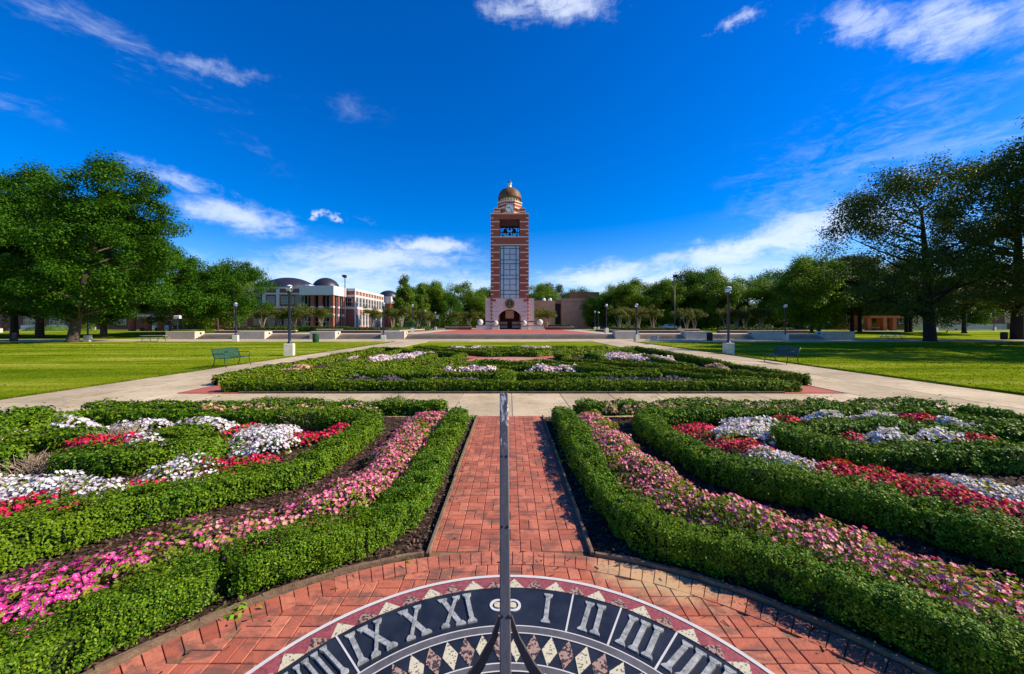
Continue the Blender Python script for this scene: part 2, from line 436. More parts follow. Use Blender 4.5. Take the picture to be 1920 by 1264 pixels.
# ------------------------------------------------------------------ mesh helpers
class MB:
    """collects boxes, prisms, tubes, lathes; build() links them as one mesh object"""
    def __init__(s): s.v = []; s.f = []; s.m = []; s.mats = []
    def mi(s, mat):
        if mat not in s.mats: s.mats.append(mat)
        return s.mats.index(mat)
    def add(s, vs, fs, mat):
        k = len(s.v); i = s.mi(mat)
        s.v.extend([tuple(v) for v in vs])
        for f in fs: s.f.append(tuple(k + j for j in f)); s.m.append(i)
    def box(s, x0, x1, y0, y1, z0, z1, mat):
        vs = [(x0, y0, z0), (x1, y0, z0), (x1, y1, z0), (x0, y1, z0), (x0, y0, z1), (x1, y0, z1), (x1, y1, z1), (x0, y1, z1)]
        s.add(vs, [(0, 3, 2, 1), (4, 5, 6, 7), (0, 1, 5, 4), (1, 2, 6, 5), (2, 3, 7, 6), (3, 0, 4, 7)], mat)
    def bbox(s, x0, x1, y0, y1, z0, z1, mat, bev=.02):
        """box with a chamfered upper rim"""
        vs = []
        for z, d in ((z0, 0), (z1 - bev, 0), (z1, bev)):
            vs += [(x0 + d, y0 + d, z), (x1 - d, y0 + d, z), (x1 - d, y1 - d, z), (x0 + d, y1 - d, z)]
        fs = [(0, 3, 2, 1), (8, 9, 10, 11)]
        for k in (0, 4):
            for i in range(4): fs.append((k + i, k + (i + 1) % 4, k + 4 + (i + 1) % 4, k + 4 + i))
        s.add(vs, fs, mat)
    def tube(s, pts, rad, mat, n=8, cap=True):
        pts = [Vector(p) for p in pts]
        if isinstance(rad, (int, float)): rad = [rad] * len(pts)
        vs = []; up = Vector((0, 0, 1))
        d0 = (pts[1] - pts[0]).normalized()
        a = d0.cross(up)
        if a.length < .05: a = Vector((1, 0, 0))
        a.normalize()
        for i, p in enumerate(pts):
            d = (pts[min(i + 1, len(pts) - 1)] - pts[max(i - 1, 0)]).normalized()
            a = (a - d * a.dot(d)).normalized(); b = d.cross(a)
            for k in range(n):
                t = 2 * math.pi * k / n
                vs.append(p + (a * math.cos(t) + b * math.sin(t)) * rad[i])
        fs = []
        for i in range(len(pts) - 1):
            for k in range(n):
                fs.append((i * n + k, i * n + (k + 1) % n, (i + 1) * n + (k + 1) % n, (i + 1) * n + k))
        if cap:
            fs.append(tuple(range(n - 1, -1, -1))); fs.append(tuple((len(pts) - 1) * n + k for k in range(n)))
        s.add(vs, fs, mat)
    def lathe(s, prof, cx, cy, mat, n=20, z0=0.0):
        vs = []
        for r, z in prof:
            for k in range(n):
                t = 2 * math.pi * k / n
                vs.append((cx + r * math.cos(t), cy + r * math.sin(t), z0 + z))
        fs = []
        for i in range(len(prof) - 1):
            for k in range(n):
                fs.append((i * n + k, i * n + (k + 1) % n, (i + 1) * n + (k + 1) % n, (i + 1) * n + k))
        fs.append(tuple(range(n - 1, -1, -1))); fs.append(tuple((len(prof) - 1) * n + k for k in range(n)))
        s.add(vs, fs, mat)
    def prism_y(s, poly, y0, y1, mat):
        """outline given in x,z and extruded along y"""
        n = len(poly)
        vs = [(x, y0, z) for x, z in poly] + [(x, y1, z) for x, z in poly]
        fs = [tuple(range(n)), tuple(range(2 * n - 1, n - 1, -1))] + [(i, n + i, n + (i + 1) % n, (i + 1) % n) for i in range(n)]
        s.add(vs, fs, mat)
    def prism_z(s, poly, z0, z1, mat):
        n = len(poly)
        vs = [(x, y, z0) for x, y in poly] + [(x, y, z1) for x, y in poly]
        fs = [tuple(range(n - 1, -1, -1)), tuple(range(n, 2 * n))] + [(i, (i + 1) % n, n + (i + 1) % n, n + i) for i in range(n)]
        s.add(vs, fs, mat)
    def obeam(s, p0, p1, w, h, mat, up=Vector((0, 0, 1))):
        p0 = Vector(p0); p1 = Vector(p1); d = (p1 - p0).normalized()
        a = d.cross(up).normalized(); b = a.cross(d)
        vs = []
        for p in (p0, p1):
            for i, j in ((-1, -1), (1, -1), (1, 1), (-1, 1)): vs.append(p + a * (w / 2 * i) + b * (h / 2 * j))
        s.add(vs, [(0, 3, 2, 1), (4, 5, 6, 7), (0, 1, 5, 4), (1, 2, 6, 5), (2, 3, 7, 6), (3, 0, 4, 7)], mat)
    def mesh(s, name, smooth=False):
        me = bpy.data.meshes.new(name)
        me.from_pydata(s.v, [], s.f)
        for k in s.mats: me.materials.append(MATS[k])
        me.polygons.foreach_set('material_index', s.m)
        if smooth: me.polygons.foreach_set('use_smooth', [True] * len(s.f))
        me.update()
        return me
    def build(s, name, parent=None, smooth=False):
        return link(name, s.mesh(name, smooth), parent)
def link(name, me, parent=None):
    o = bpy.data.objects.new(name, me); COL.objects.link(o)
    if parent is not None: o.parent = parent
    return o
def tag(o, label=None, cat=None, group=None, kind=None):
    if label: o['label'] = label
    if cat: o['category'] = cat
    if group: o['group'] = group
    if kind: o['kind'] = kind
    return o
def thing(name, loc, label, cat, group=None, rz=0.0):
    o = bpy.data.objects.new(name, None); COL.objects.link(o)
    o.location = loc; o.rotation_euler = (0, 0, rz); o.empty_display_size = .2
    return tag(o, label, cat, group)
def copy_tree(o, parent=None):
    c = o.copy(); COL.objects.link(c)
    if parent is not None: c.parent = parent
    for ch in list(o.children): copy_tree(ch, c)
    return c
def poly_mesh(name, verts, nside, mats, midx=None):
    """verts (F*nside,3): disjoint n-gons"""
    verts = np.asarray(verts, dtype=np.float32).reshape(-1, 3)
    nf = len(verts) // nside
    me = bpy.data.meshes.new(name)
    me.vertices.add(len(verts)); me.vertices.foreach_set('co', verts.ravel())
    me.loops.add(len(verts)); me.loops.foreach_set('vertex_index', np.arange(len(verts), dtype=np.int32))
    me.polygons.add(nf)
    me.polygons.foreach_set('loop_start', np.arange(0, len(verts), nside, dtype=np.int32))
    me.polygons.foreach_set('loop_total', np.full(nf, nside, dtype=np.int32))
    for k in mats: me.materials.append(MATS[k])
    if midx is not None: me.polygons.foreach_set('material_index', np.asarray(midx, dtype=np.int32))
    me.update(calc_edges=True)
    return me
def unit(a): return a / np.maximum(np.linalg.norm(a, axis=1, keepdims=True), 1e-9)
def leaf_quads(P, N, size, rng, asp=.55, tilt=.6):
    """one diamond-shaped leaf per point, lying roughly across N; size scalar or array"""
    n = len(P)
    N = unit(N + rng.normal(0, tilt, (n, 3)))
    t = unit(np.cross(N, rng.normal(0, 1, (n, 3))))
    b = np.cross(N, t)
    s = np.broadcast_to(np.asarray(size, dtype=float), (n,)) * rng.uniform(.7, 1.3, n)
    L = (t * (s * .5)[:, None]); Wd = b * (s * .5 * asp)[:, None]; U = N * (s * .10)[:, None]
    return np.stack([P - L, P + Wd + U, P + L, P - Wd + U], axis=1)
def flower_fans(P, N, size, rng):
    """five-lobed funnel flowers: ten triangles each"""
    n = len(P)
    N = unit(N)
    t = unit(np.cross(N, rng.normal(0, 1, (n, 3)))); b = np.cross(N, t)
    s = (np.broadcast_to(np.asarray(size, dtype=float), (n,)) * rng.uniform(.75, 1.2, n) * .5)[:, None]
    rim = []
    for k in range(10):
        r = 1.0 if k % 2 == 0 else .80
        a = 2 * math.pi * k / 10
        rim.append(P + (t * math.cos(a) + b * math.sin(a)) * s * r + N * s * (.05 if k % 2 else -.06))
    c = P - N * s * .32
    tri = [np.stack([c, rim[k], rim[(k + 1) % 10]], axis=1) for k in range(10)]
    return np.stack(tri, axis=1).reshape(-1, 3)
def fan_mesh(name, verts, mat):
    """flowers as islands: weld the ten triangles of each flower so that a colour is picked per flower"""
    v = np.asarray(verts).reshape(-1, 10, 3, 3)
    n = len(v)
    co = np.concatenate([v[:, 0:1, 0, :], v[:, :, 1, :]], axis=1).reshape(-1, 3)
    base = (np.arange(n) * 11)[:, None]
    k = np.arange(10)[None, :]
    idx = np.stack([np.broadcast_to(base, (n, 10)), base + 1 + k, base + 1 + (k + 1) % 10], axis=2).reshape(-1).astype(np.int32)
    me = bpy.data.meshes.new(name)
    me.vertices.add(len(co)); me.vertices.foreach_set('co', co.astype(np.float32).ravel())
    me.loops.add(len(idx)); me.loops.foreach_set('vertex_index', idx)
    me.polygons.add(n * 10)
    me.polygons.foreach_set('loop_start', np.arange(0, len(idx), 3, dtype=np.int32))
    me.polygons.foreach_set('loop_total', np.full(n * 10, 3, dtype=np.int32))
    me.materials.append(MATS[mat])
    me.update(calc_edges=True)
    return me

# ------------------------------------------------------------------ ground, lawns, paving
RNG = np.random.default_rng(11)
def sheet(name, x0, x1, y0, y1, z, mat, kind='structure'):
    b = MB(); b.add([(x0, y0, z), (x1, y0, z), (x1, y1, z), (x0, y1, z)], [(0, 1, 2, 3)], mat)
    return tag(b.build(name), kind=kind)

def terrain_z(y):
    if y < 57: return -.03
    t = min(1, (y - 57) / 21); t = t * t * (3 - 2 * t)
    return -.03 + .67 * t
b = MB()
ys = [-300, -60, 0, 30, 57] + list(np.linspace(59, 78, 10)) + [120, 200, 400, 1000, 3000]
xs = [-3000, -400, -100, -48.5, 0, 48.5, 100, 400, 3000]
vs = [(x, y, terrain_z(y)) for y in ys for x in xs]
fs = [(j * len(xs) + i, j * len(xs) + i + 1, (j + 1) * len(xs) + i + 1, (j + 1) * len(xs) + i) for j in range(len(ys) - 1) for i in range(len(xs) - 1)]
b.add(vs, fs, 'grass')
tag(b.build('lawn'), kind='structure')

def slabs(name, x0, x1, y0, y1, nx, ny, gap=.014, mat='concrete', z=.012):
    """concrete walk: slabs with open joints over a dark bed"""
    b = MB()
    b.add([(x0, y0, .001), (x1, y0, .001), (x1, y1, .001), (x0, y1, .001)], [(0, 1, 2, 3)], 'joint')
    dx, dy = (x1 - x0) / nx, (y1 - y0) / ny
    for i in range(nx):
        for j in range(ny):
            b.bbox(x0 + i * dx + gap / 2, x0 + (i + 1) * dx - gap / 2, y0 + j * dy + gap / 2, y0 + (j + 1) * dy - gap / 2, -.05, z + RNG.uniform(-.002, .002), mat, .006)
    return tag(b.build(name), kind='structure')
slabs('cross_walk', -9.85, 9.95, 8.44, 11.30, 14, 2)
slabs('side_walk', -13.7, -9.87, -6, 45.9, 2, 26)
slabs('side_walk', 9.97, 14.6, -6, 45.9, 2, 26)
slabs('plaza_walk', -150, 150, 45.95, 54.0, 60, 3, .02)
# strips of bare soil where the turf was cut back from the walks, with ragged grass along them
sheet('soil_edge', 14.605, 14.80, 9, 45.9, .002, 'mulch')
sheet('soil_edge', -13.80, -13.705, 9, 45.9, .002, 'mulch')
def turf_edge():
    P = []
    for x, s, n, y0, y1 in ((14.79, 1, 26000, 9, 46), (-13.78, -1, 26000, 9, 46)):
        y = y0 + (y1 - y0) * RNG.uniform(0, 1, n) ** 2
        P.append(np.stack([x + s * np.abs(RNG.normal(0, .12, n)) - s * .04 * np.sin(y * 3.1) - s * .03 * np.sin(y * 7.7), y, np.full(n, -.03)], 1))
    P = np.concatenate(P); n = len(P); a = RNG.uniform(0, 6.28, n)
    w = (.005 + .0006 * P[:, 1]) * RNG.uniform(.7, 1.3, n)
    t = np.stack([np.cos(a), np.sin(a), np.zeros(n)], 1) * w[:, None]
    up = np.stack([RNG.normal(0, .025, n), RNG.normal(0, .025, n), RNG.uniform(.05, .10, n)], 1)
    tag(link('grass', poly_mesh('grass', np.stack([P - t, P + t, P + up], 1), 3, ['grass_blade'])), kind='stuff')
turf_edge()
def turf():
    """short blades over the nearer lawns, thinning out with distance"""
    P = []
    for x0, x1, n in ((-60, -13.95, 80000), (14.95, 62, 80000)):
        y = 9.5 + 33 * RNG.uniform(0, 1, n) ** 2.0
        x = RNG.uniform(x0, x1, n); k = np.abs(x) < y * 1.42
        P.append(np.stack([x[k], y[k], np.full(k.sum(), -.03)], 1))
    P = np.concatenate(P); n = len(P); a = RNG.uniform(0, 6.28, n)
    w = (.004 + .0011 * P[:, 1]) * RNG.uniform(.6, 1.4, n)
    t = np.stack([np.cos(a), np.sin(a), np.zeros(n)], 1) * w[:, None]
    up = np.stack([RNG.normal(-.015, .04, n), RNG.normal(0, .04, n), RNG.uniform(.008, .030, n)], 1)
    tag(link('grass', poly_mesh('grass', np.stack([P - t, P + t, P + up], 1), 3, ['grass_blade'])), kind='stuff')
turf()
sheet('garden_walk', -120, -50, 78, 80.5, .66, 'terrace_paver')
sheet('garden_walk', 50, 130, 80, 86, .66, 'terrace_paver')

# garden beds: mulch
def mulch_bed(name, poly, z):
    b = MB(); b.add([(x, y, z) for x, y in poly], [tuple(range(len(poly)))], 'mulch'); return tag(b.build(name), kind='structure')
mulch_bed('mulch_bed', [(-9.85, -5), (9.95, -5), (9.95, 8.42), (-9.85, 8.42)], .004)
mulch_bed('mulch_bed', [(-9.85, 11.32), (9.95, 11.32), (9.95, 30.9), (-9.85, 30.9)], .004)
CX, CY, RB = 0.0, 0.5, 2.90          # brick roundel
def chips(n):
    x = RNG.uniform(-9.5, 9.5, n * 3); y = 1.2 + 7.2 * RNG.uniform(0, 1, n * 3) ** 1.3
    r = np.hypot(x - CX, y - CY)
    k = (r > RB + .02) & (np.abs(x) > .74) & (np.abs(x) < y * 1.45)
    x, y = x[k][:n], y[k][:n]
    # a little litter blown on to the bricks beside the beds
    a = RNG.uniform(R(15), R(165), 60); q = RB - np.abs(RNG.normal(0, .16, 60))
    x = np.concatenate([x, CX + q * np.cos(a), RNG.choice([-1, 1], 50) * (.70 - np.abs(RNG.normal(0, .08, 50)))]); y = np.concatenate([y, CY + q * np.sin(a), RNG.uniform(3.4, 8.4, 50)])
    n = len(x)
    a = RNG.uniform(0, 2 * math.pi, n); L = RNG.uniform(.018, .06, n) * .5; Wd = RNG.uniform(.004, .010, n)
    t = np.stack([np.cos(a), np.sin(a), RNG.normal(0, .22, n)], 1); s = np.stack([-np.sin(a), np.cos(a), RNG.normal(0, .5, n)], 1)
    P = np.stack([x, y, np.where((np.hypot(x - CX, y - CY) < RB) | (np.abs(x) < .70), .037, RNG.uniform(.010, .035, n))], 1)
    t *= L[:, None]; s *= Wd[:, None]
    tag(link('mulch_chips', poly_mesh('mulch_chips', np.stack([P - t - s, P + t - s * .6, P + t + s * .6, P - t + s], 1), 4, ['chip'])), kind='stuff')
chips(60000)

# brick paving, every brick modelled
def bricks():
    b = MB()
    n = 64
    b.add([(CX + (RB + .01) * math.cos(2 * math.pi * k / n), CY + (RB + .01) * math.sin(2 * math.pi * k / n), .020) for k in range(n)], [tuple(range(n))], 'mortar')
    b.add([(-.70, 3.2, .0215), (.70, 3.2, .0215), (.70, 8.43, .0215), (-.70, 8.43, .0215)], [(0, 1, 2, 3)], 'mortar')
    b.add([(2.5, CY - .7, .0215), (9.9, CY - .7, .0215), (9.9, CY + .7, .0215), (2.5, CY + .7, .0215)], [(0, 1, 2, 3)], 'mortar')
    b.add([(-9.8, CY - .7, .0215), (-2.5, CY - .7, .0215), (-2.5, CY + .7, .0215), (-9.8, CY + .7, .0215)], [(0, 1, 2, 3)], 'mortar')
    g = .0026
    def weave(inside, x0, x1, y0, y1, c=.187):
        nx, ny = round((x1 - x0) / c), round((y1 - y0) / c)
        for i in range(nx):
            for j in range(ny):
                X, Y = x0 + i * c, y0 + j * c
                if not inside(X + c / 2, Y + c / 2): continue
                for k in range(2):
                    if (i + j) % 2: q = (X + g, X + c - g, Y + k * c / 2 + g, Y + (k + 1) * c / 2 - g)
                    else: q = (X + k * c / 2 + g, X + (k + 1) * c / 2 - g, Y + g, Y + c - g)
                    b.bbox(*q, 0, .030 + RNG.uniform(-.0018, .0018), 'paver', .004)
    weave(lambda x, y: math.hypot(x - CX, y - CY) < RB - .135, -3.0855, 3.0855, -2.4, 3.4)
    weave(lambda x, y: True, -.6545, .6545, 3.395, 8.43)
    for k in range(27):
        for sx in (-1, 1):
            y0 = 3.395 + k * .187; b.bbox(min(sx * .658, sx * .70), max(sx * .658, sx * .70), y0 + g, min(8.43, y0 + .187) - g, 0, .030 + RNG.uniform(-.0018, .0018), 'paver', .004)
    weave(lambda x, y: True, 3.0, 9.8, CY - .7, CY + .7)
    weave(lambda x, y: True, -9.8, -3.0, CY - .7, CY + .7)
    m = int(2 * math.pi * (RB - .1) / .089)
    for k in range(m):
        a0, a1 = 2 * math.pi * (k + .04) / m, 2 * math.pi * (k + .96) / m
        r0, r1 = RB - .190 + RNG.uniform(-.003, .003), RB - .004
        z = .0335 + RNG.uniform(-.0018, .0018)
        P = [(CX + r * math.cos(a), CY + r * math.sin(a)) for r, a in ((r0, a0), (r1, a0), (r1, a1), (r0, a1))]
        b.prism_z(P, .0, z, 'paver')
    tag(b.build('brick_paving'), kind='structure')
bricks()
def far_bricks():
    """brick roundel and the four corner paths of the far parterre"""
    b = MB(); n = 48
    b.add([(2.45 * math.cos(2 * math.pi * k / n), 21.5 + 2.45 * math.sin(2 * math.pi * k / n), .022) for k in range(n)], [tuple(range(n))], 'far_brick')
    for sx in (-1, 1):
        for sy in (-1, 1):
            d = Vector((sx, sy)).normalized(); q = Vector((-d.y, d.x)) * .62
            a = Vector((0, 21.5)) + d * 2.2; e = Vector((sx * 9.2, 21.5 + sy * 9.2))
            b.add([(*(a + q), .018), (*(e + q), .018), (*(e - q), .018), (*(a - q), .018)], [(0, 1, 2, 3)], 'plaza_brick')
            ex, ey = sx * 9.85, 21.5 + sy * 10.15
            if sy > 0: continue
            b.add([(ex, ey, .019), (ex - sx * 2.4, ey, .019), (ex, ey - sy * 2.2, .019)], [(0, 1, 2)], 'plaza_brick')
    tag(b.build('brick_paving'), kind='structure')
far_bricks()

# timber edging
def edging():
    for sx, lab in ((-1, 'weathered timber edging board along the left side of the brick path'), (1, 'timber edging board along the shaded right side of the brick path')):
        b = MB(); y = 3.33
        while y < 8.35:
            L = 1.7
            b.bbox(sx * .72 - .017 + RNG.uniform(-.006, .006), sx * .72 + .017 + RNG.uniform(-.006, .006), y + .004, min(8.40, y + L), -.02, .062 + RNG.uniform(-.006, .006), 'timber', .006); y += L
        tag(b.build('timber_edging'), lab, 'edging', 'timber edging of the beds')
    for a0, a1, lab in ((R(14.5), R(75.3), 'curved timber edging between the brick circle and the right front bed'), (R(104.7), R(165.5), 'curved timber edging between the brick circle and the left front bed')):
        b = MB(); n = 26
        for k in range(n):
            u, v = a0 + (a1 - a0) * k / n, a0 + (a1 - a0) * (k + 1) / n
            r0, r1 = RB + .012, RB + .045
            P = [(CX + r * math.cos(t), CY + r * math.sin(t)) for r, t in ((r0, u), (r1, u), (r1, v), (r0, v))]
            b.prism_z(P, -.02, .064 + .004 * math.sin(k * 1.7), 'timber')
        tag(b.build('timber_edging'), lab, 'edging', 'timber edging of the beds')
    for y, lab in ((11.31, 'low dark edging along the front of the far flower garden'),):
        b = MB(); b.bbox(-8.0, 8.1, y, y + .035, -.02, .07, 'timber', .006)
        tag(b.build('timber_edging'), lab, 'edging', 'timber edging of the beds')
edging()

# ------------------------------------------------------------------ hedges
def sines(seed, k0, k1, n=7):
    r = np.random.default_rng(seed)
    K = r.normal(0, 1, (n, 3)); K = unit(K) * r.uniform(k0, k1, (n, 1)); ph = r.uniform(0, 6.28, n)
    return lambda P: np.sin(P @ K.T + ph).sum(1) / math.sqrt(n)
NB1, NB2, NB3, NB4 = sines(1, 5, 10), sines(2, 16, 30), sines(3, 1.2, 3), sines(4, 38, 70, 9)
def chaikin(P, it, closed=False):
    P = [np.array(p, float) for p in P]
    for _ in range(it):
        Q = [] if closed else [P[0]]
        m = len(P) if closed else len(P) - 1
        for i in range(m):
            a, c = P[i], P[(i + 1) % len(P)]
            Q += [a * .8 + c * .2, a * .2 + c * .8]
        if not closed: Q.append(P[-1])
        P = Q
    return np.array(P)
def resample(P, step):
    d = np.r_[0, np.cumsum(np.linalg.norm(np.diff(P, axis=0), axis=1))]
    n = max(3, int(d[-1] / step))
    s = np.linspace(0, d[-1], n + 1)
    return np.stack([np.interp(s, d, P[:, 0]), np.interp(s, d, P[:, 1])], 1), d[-1]
def hedge(label, pts, w=.40, h=.34, group=None, it=2, leaf=None, mats=('boxwood', 'hedge_twig'), cover=2.0, z0=0.0, name='hedge', seed=0, wob=.046, minz=.05, tilt=.46, fine=.0050, deep=.015):
    P, L = resample(chaikin(pts, it), .06)
    T = unit(np.gradient(P, axis=0)); Nn = np.stack([T[:, 1], -T[:, 0]], 1)
    rng = np.random.default_rng(seed + int(abs(P[0, 0] * 131 + P[0, 1] * 17)))
    per = 2 * h + w
    ctr = P.mean(0)
    dist = np.maximum(np.hypot(P[:, 0], P[:, 1]), 1.5)
    size = leaf if leaf else None
    sz = np.full(len(P), size) if size else np.clip(fine * dist, .0145, .20)
    dens = cover / (.55 * .5 * sz ** 2)
    cnt = rng.poisson(np.minimum(dens * per * (L / len(P)), 9000))
    idx = np.repeat(np.arange(len(P)), cnt); n = len(idx)
    u = rng.uniform(0, per, n)
    x = np.where(u < h, w / 2, np.where(u < h + w, w / 2 - (u - h), -w / 2))
    z = np.where(u < h, u, np.where(u < h + w, h, per - u))
    nx = np.where(u < h, 1., np.where(u < h + w, 0., -1.)); nz = np.where((u >= h) & (u < h + w), 1., .0)
    rc = min(.085, w * .24)
    dx = np.abs(x) - (w / 2 - rc); dz = z - (h - rc)
    c = (dx > 0) & (dz > 0)
    ln = np.hypot(dx, dz) + 1e-9
    x = np.where(c, np.sign(x) * (w / 2 - rc + dx / ln * rc), x); z = np.where(c, h - rc + dz / ln * rc, z)
    nx = np.where(c, np.sign(x) * dx / ln, nx); nz = np.where(c, dz / ln, nz)
    # tuck in towards the ground, round off the ends
    tuck = 1 - .18 * np.clip(1 - z / (h * .55), 0, 1) ** 1.5
    s = idx / len(P) * L; e = np.minimum(s, L - s); k = np.clip(e / (.45 * w), 0.02, 1); endf = np.sqrt(1 - (1 - k) ** 2)
    ii = np.clip(idx + 0, 0, len(P) - 1)
    base = P[ii] + T[ii] * rng.uniform(-.035, .035, n)[:, None]
    P3 = np.stack([base[:, 0] + Nn[ii, 0] * x * tuck * endf, base[:, 1] + Nn[ii, 1] * x * tuck * endf, z0 + z * (.55 + .45 * endf)], 1)
    N3 = np.stack([Nn[ii, 0] * nx, Nn[ii, 1] * nx, nz + .12], 1)
    end = (1 - k)[:, None] * np.where((s < L / 2)[:, None], -1, 1)
    N3[:, :2] += T[ii] * end * 1.2
    N3 = unit(N3)
    bul = wob * (.50 * NB1(P3) + .55 * NB2(P3)) + .035 * NB3(P3) + deep * NB4(P3)
    sprig = np.where(rng.uniform(0, 1, n) < .05, rng.exponential(.035, n), 0)
    P3 = P3 + N3 * (bul - rng.exponential(.026, n) + sprig)[:, None]
    P3[:, 2] += rng.uniform(0, .02, n)
    thin = (NB2(P3 * .8 + 2.0) > 1.05) & (rng.uniform(0, 1, n) < .75)
    keep = ~thin & (P3[:, 2] > z0 + minz - .03 * rng.uniform(0, 1, n)) & ~((NB1(P3 + 3.1) > 1.9) & (P3[:, 2] < z0 + h * .4))
    P3, N3, ls = P3[keep], N3[keep], sz[idx][keep]
    q = leaf_quads(P3, N3 + np.array([0, 0, .25]), ls, rng, .58, tilt)
    # twiggy body inside
    sec = [(-.30, .04), (-.33, .50), (-.26, .72), (0, .78), (.26, .72), (.33, .50), (.30, .04)]
    step = max(1, int(.18 / .06)); J = list(range(0, len(P), step))
    if J[-1] != len(P) - 1: J.append(len(P) - 1)
    core = []
    def ring(j):
        ss = j / len(P) * L; e_ = min(ss, L - ss); kk = min(1, max(.02, (e_ - .05) / (.45 * w))); f = math.sqrt(max(0.001, 1 - (1 - kk) ** 2))
        bb = .6 * wob * float(NB1(np.array([[P[j, 0], P[j, 1], z0 + h]]))[0])
        return [(P[j, 0] + Nn[j, 0] * a * w * f, P[j, 1] + Nn[j, 1] * a * w * f, z0 + (c_ * (h + bb - .02)) * (.5 + .5 * f)) for a, c_ in sec]
    prev = ring(J[0])
    for j in J[1:]:
        cur = ring(j)
        for a in range(len(sec) - 1): core.append([prev[a], prev[a + 1], cur[a + 1], cur[a]])
        prev = cur
    core = np.array(core)
    allq = np.concatenate([q.reshape(-1, 3), core.reshape(-1, 3)])
    mi = np.r_[np.zeros(len(q), int), np.ones(len(core), int)]
    o = link(name, poly_mesh(name, allq, 4, list(mats), mi))
    return tag(o, label, 'hedge', group)

def arc(r, a0, a1, n=12): return [(CX + r * math.cos(R(a0 + (a1 - a0) * k / n)), CY + r * math.sin(R(a0 + (a1 - a0) * k / n))) for k in range(n + 1)]
def mir(p): return [(-x, y) for x, y in p]
GN = 'clipped box hedges of the near garden'
# right quadrant ------------------------------------------------------------
H1 = [(1.07, 8.05), (1.06, 5.2), (1.08, 3.9)] + arc(3.20, 66, 20, 10) + [(3.6, 1.42), (9.7, 1.42)]
hedge('low box hedge along the right side of the brick path, curving round the sundial circle', H1, .40, .33, GN, 1)
hedge('straight box hedge on the right at the edge of the concrete cross walk', [(1.45, 8.70), (5, 8.72), (9.75, 8.70)], .38, .30, GN)
hedge('short box hedge on the far right beside the concrete side walk, past the gap', [(9.5, 8.15), (9.6, 7.2), (9.62, 2.0)], .40, .36, GN)
H3 = [(9.0, 2.7), (8.6, 7.3), (8.2, 7.72), (2.75, 7.55), (2.50, 6.9), (2.55, 5.6), (2.66, 4.95)] + arc(5.08, 56, 24, 8)
H3R = [(9.0, 2.7), (8.75, 7.5), (8.3, 7.9), (2.80, 7.86), (2.52, 7.1)] + H3[5:]
hedge('right-hand second box hedge with pointed corner, between the pink and the red petunias', H3R, .44, .33, GN, 1)
hedge('right-hand innermost box hedge, looped round a small patch of white petunias', [(8.9, 6.2), (7.6, 6.6), (6.4, 6.82), (5.3, 6.78), (4.55, 6.42), (4.50, 5.85), (5.0, 5.45), (6.2, 5.46), (8.6, 5.2)], .46, .32, GN, 2)
# left quadrant --------------------------------------------------------------
hedge('low box hedge along the left side of the brick path, ending at a gap', mir([(1.07, 8.05), (1.06, 5.2), (1.08, 3.95)] + arc(3.24, 66, 49, 6)), .40, .29, GN, 1, seed=5)
hedge('curved box hedge round the sundial circle on the left, past the small gap', mir(arc(3.24, 48.0, 20, 8) + [(3.6, 1.42), (9.7, 1.42)]), .40, .29, GN, 1, seed=15)
hedge('straight box hedge on the left at the edge of the concrete cross walk', [(-1.4, 8.70), (-5, 8.66), (-9.3, 8.50)], .38, .30, GN, seed=6)
hedge('short box hedge on the far left beside the concrete side walk, past the gap', [(-9.5, 8.0), (-9.85, 7.3), (-9.62, 2.0)], .40, .36, GN, seed=7)
hedge('left-hand second box hedge with pointed corner, between the pink and the red petunias', mir(H3), .44, .33, GN, 1, seed=8)
hedge('left-hand inner box hedge, back row behind the red petunia clump', [(-5.0, 6.35), (-5.9, 6.45)], .56, .34, GN, seed=9)
hedge('long left-hand inner box hedge, back row beside the dried white plant', [(-6.75, 6.4), (-7.8, 6.2), (-8.7, 5.3)], .48, .31, GN, seed=10)
hedge('left-hand inner box hedge in front of the red petunia clump, dark on its shaded side', [(-4.6, 6.1), (-4.78, 5.55), (-5.2, 5.25), (-6.05, 5.2)], .50, .34, GN, seed=11)
hedge('left-hand inner box hedge at the edge of the picture, beyond the dry twigs', [(-6.7, 5.28), (-8.2, 4.9)], .48, .34, GN, seed=12)

def twigs(label, cx, cy, rx, ry, h, n, mat='dead_twig', name='dead_shrub'):
    b = MB(); rng = random.Random(int(cx * 100))
    for k in range(n):
        x = cx + rng.gauss(0, .5) * rx; y = cy + rng.gauss(0, .5) * ry
        dx, dy = rng.gauss(0, .16), rng.gauss(0, .16); z = h * rng.uniform(.5, 1.05)
        b.tube([(x, y, .0), (x + dx * .4, y + dy * .4, z * .6), (x + dx, y + dy, z)], [.006, .0045, .002], mat, 4, False)
    return tag(b.build(name), label, 'dead shrub', 'dead shrubs in the hedges')
twigs('bare tan twigs of a dead shrub in the gap of the left inner hedge', -6.4, 5.2, .30, .22, .30, 150)
twigs('dried pale twiggy plant behind the red petunias on the left', -6.35, 6.3, .4, .3, .38, 170)
twigs('patch of dead twigs in the left second hedge row near the cross walk', -4.0, 7.55, .3, .2, .38, 90)
twigs('dry twigs at the right end of the second hedge row', 4.75, 2.9, .3, .25, .42, 90)

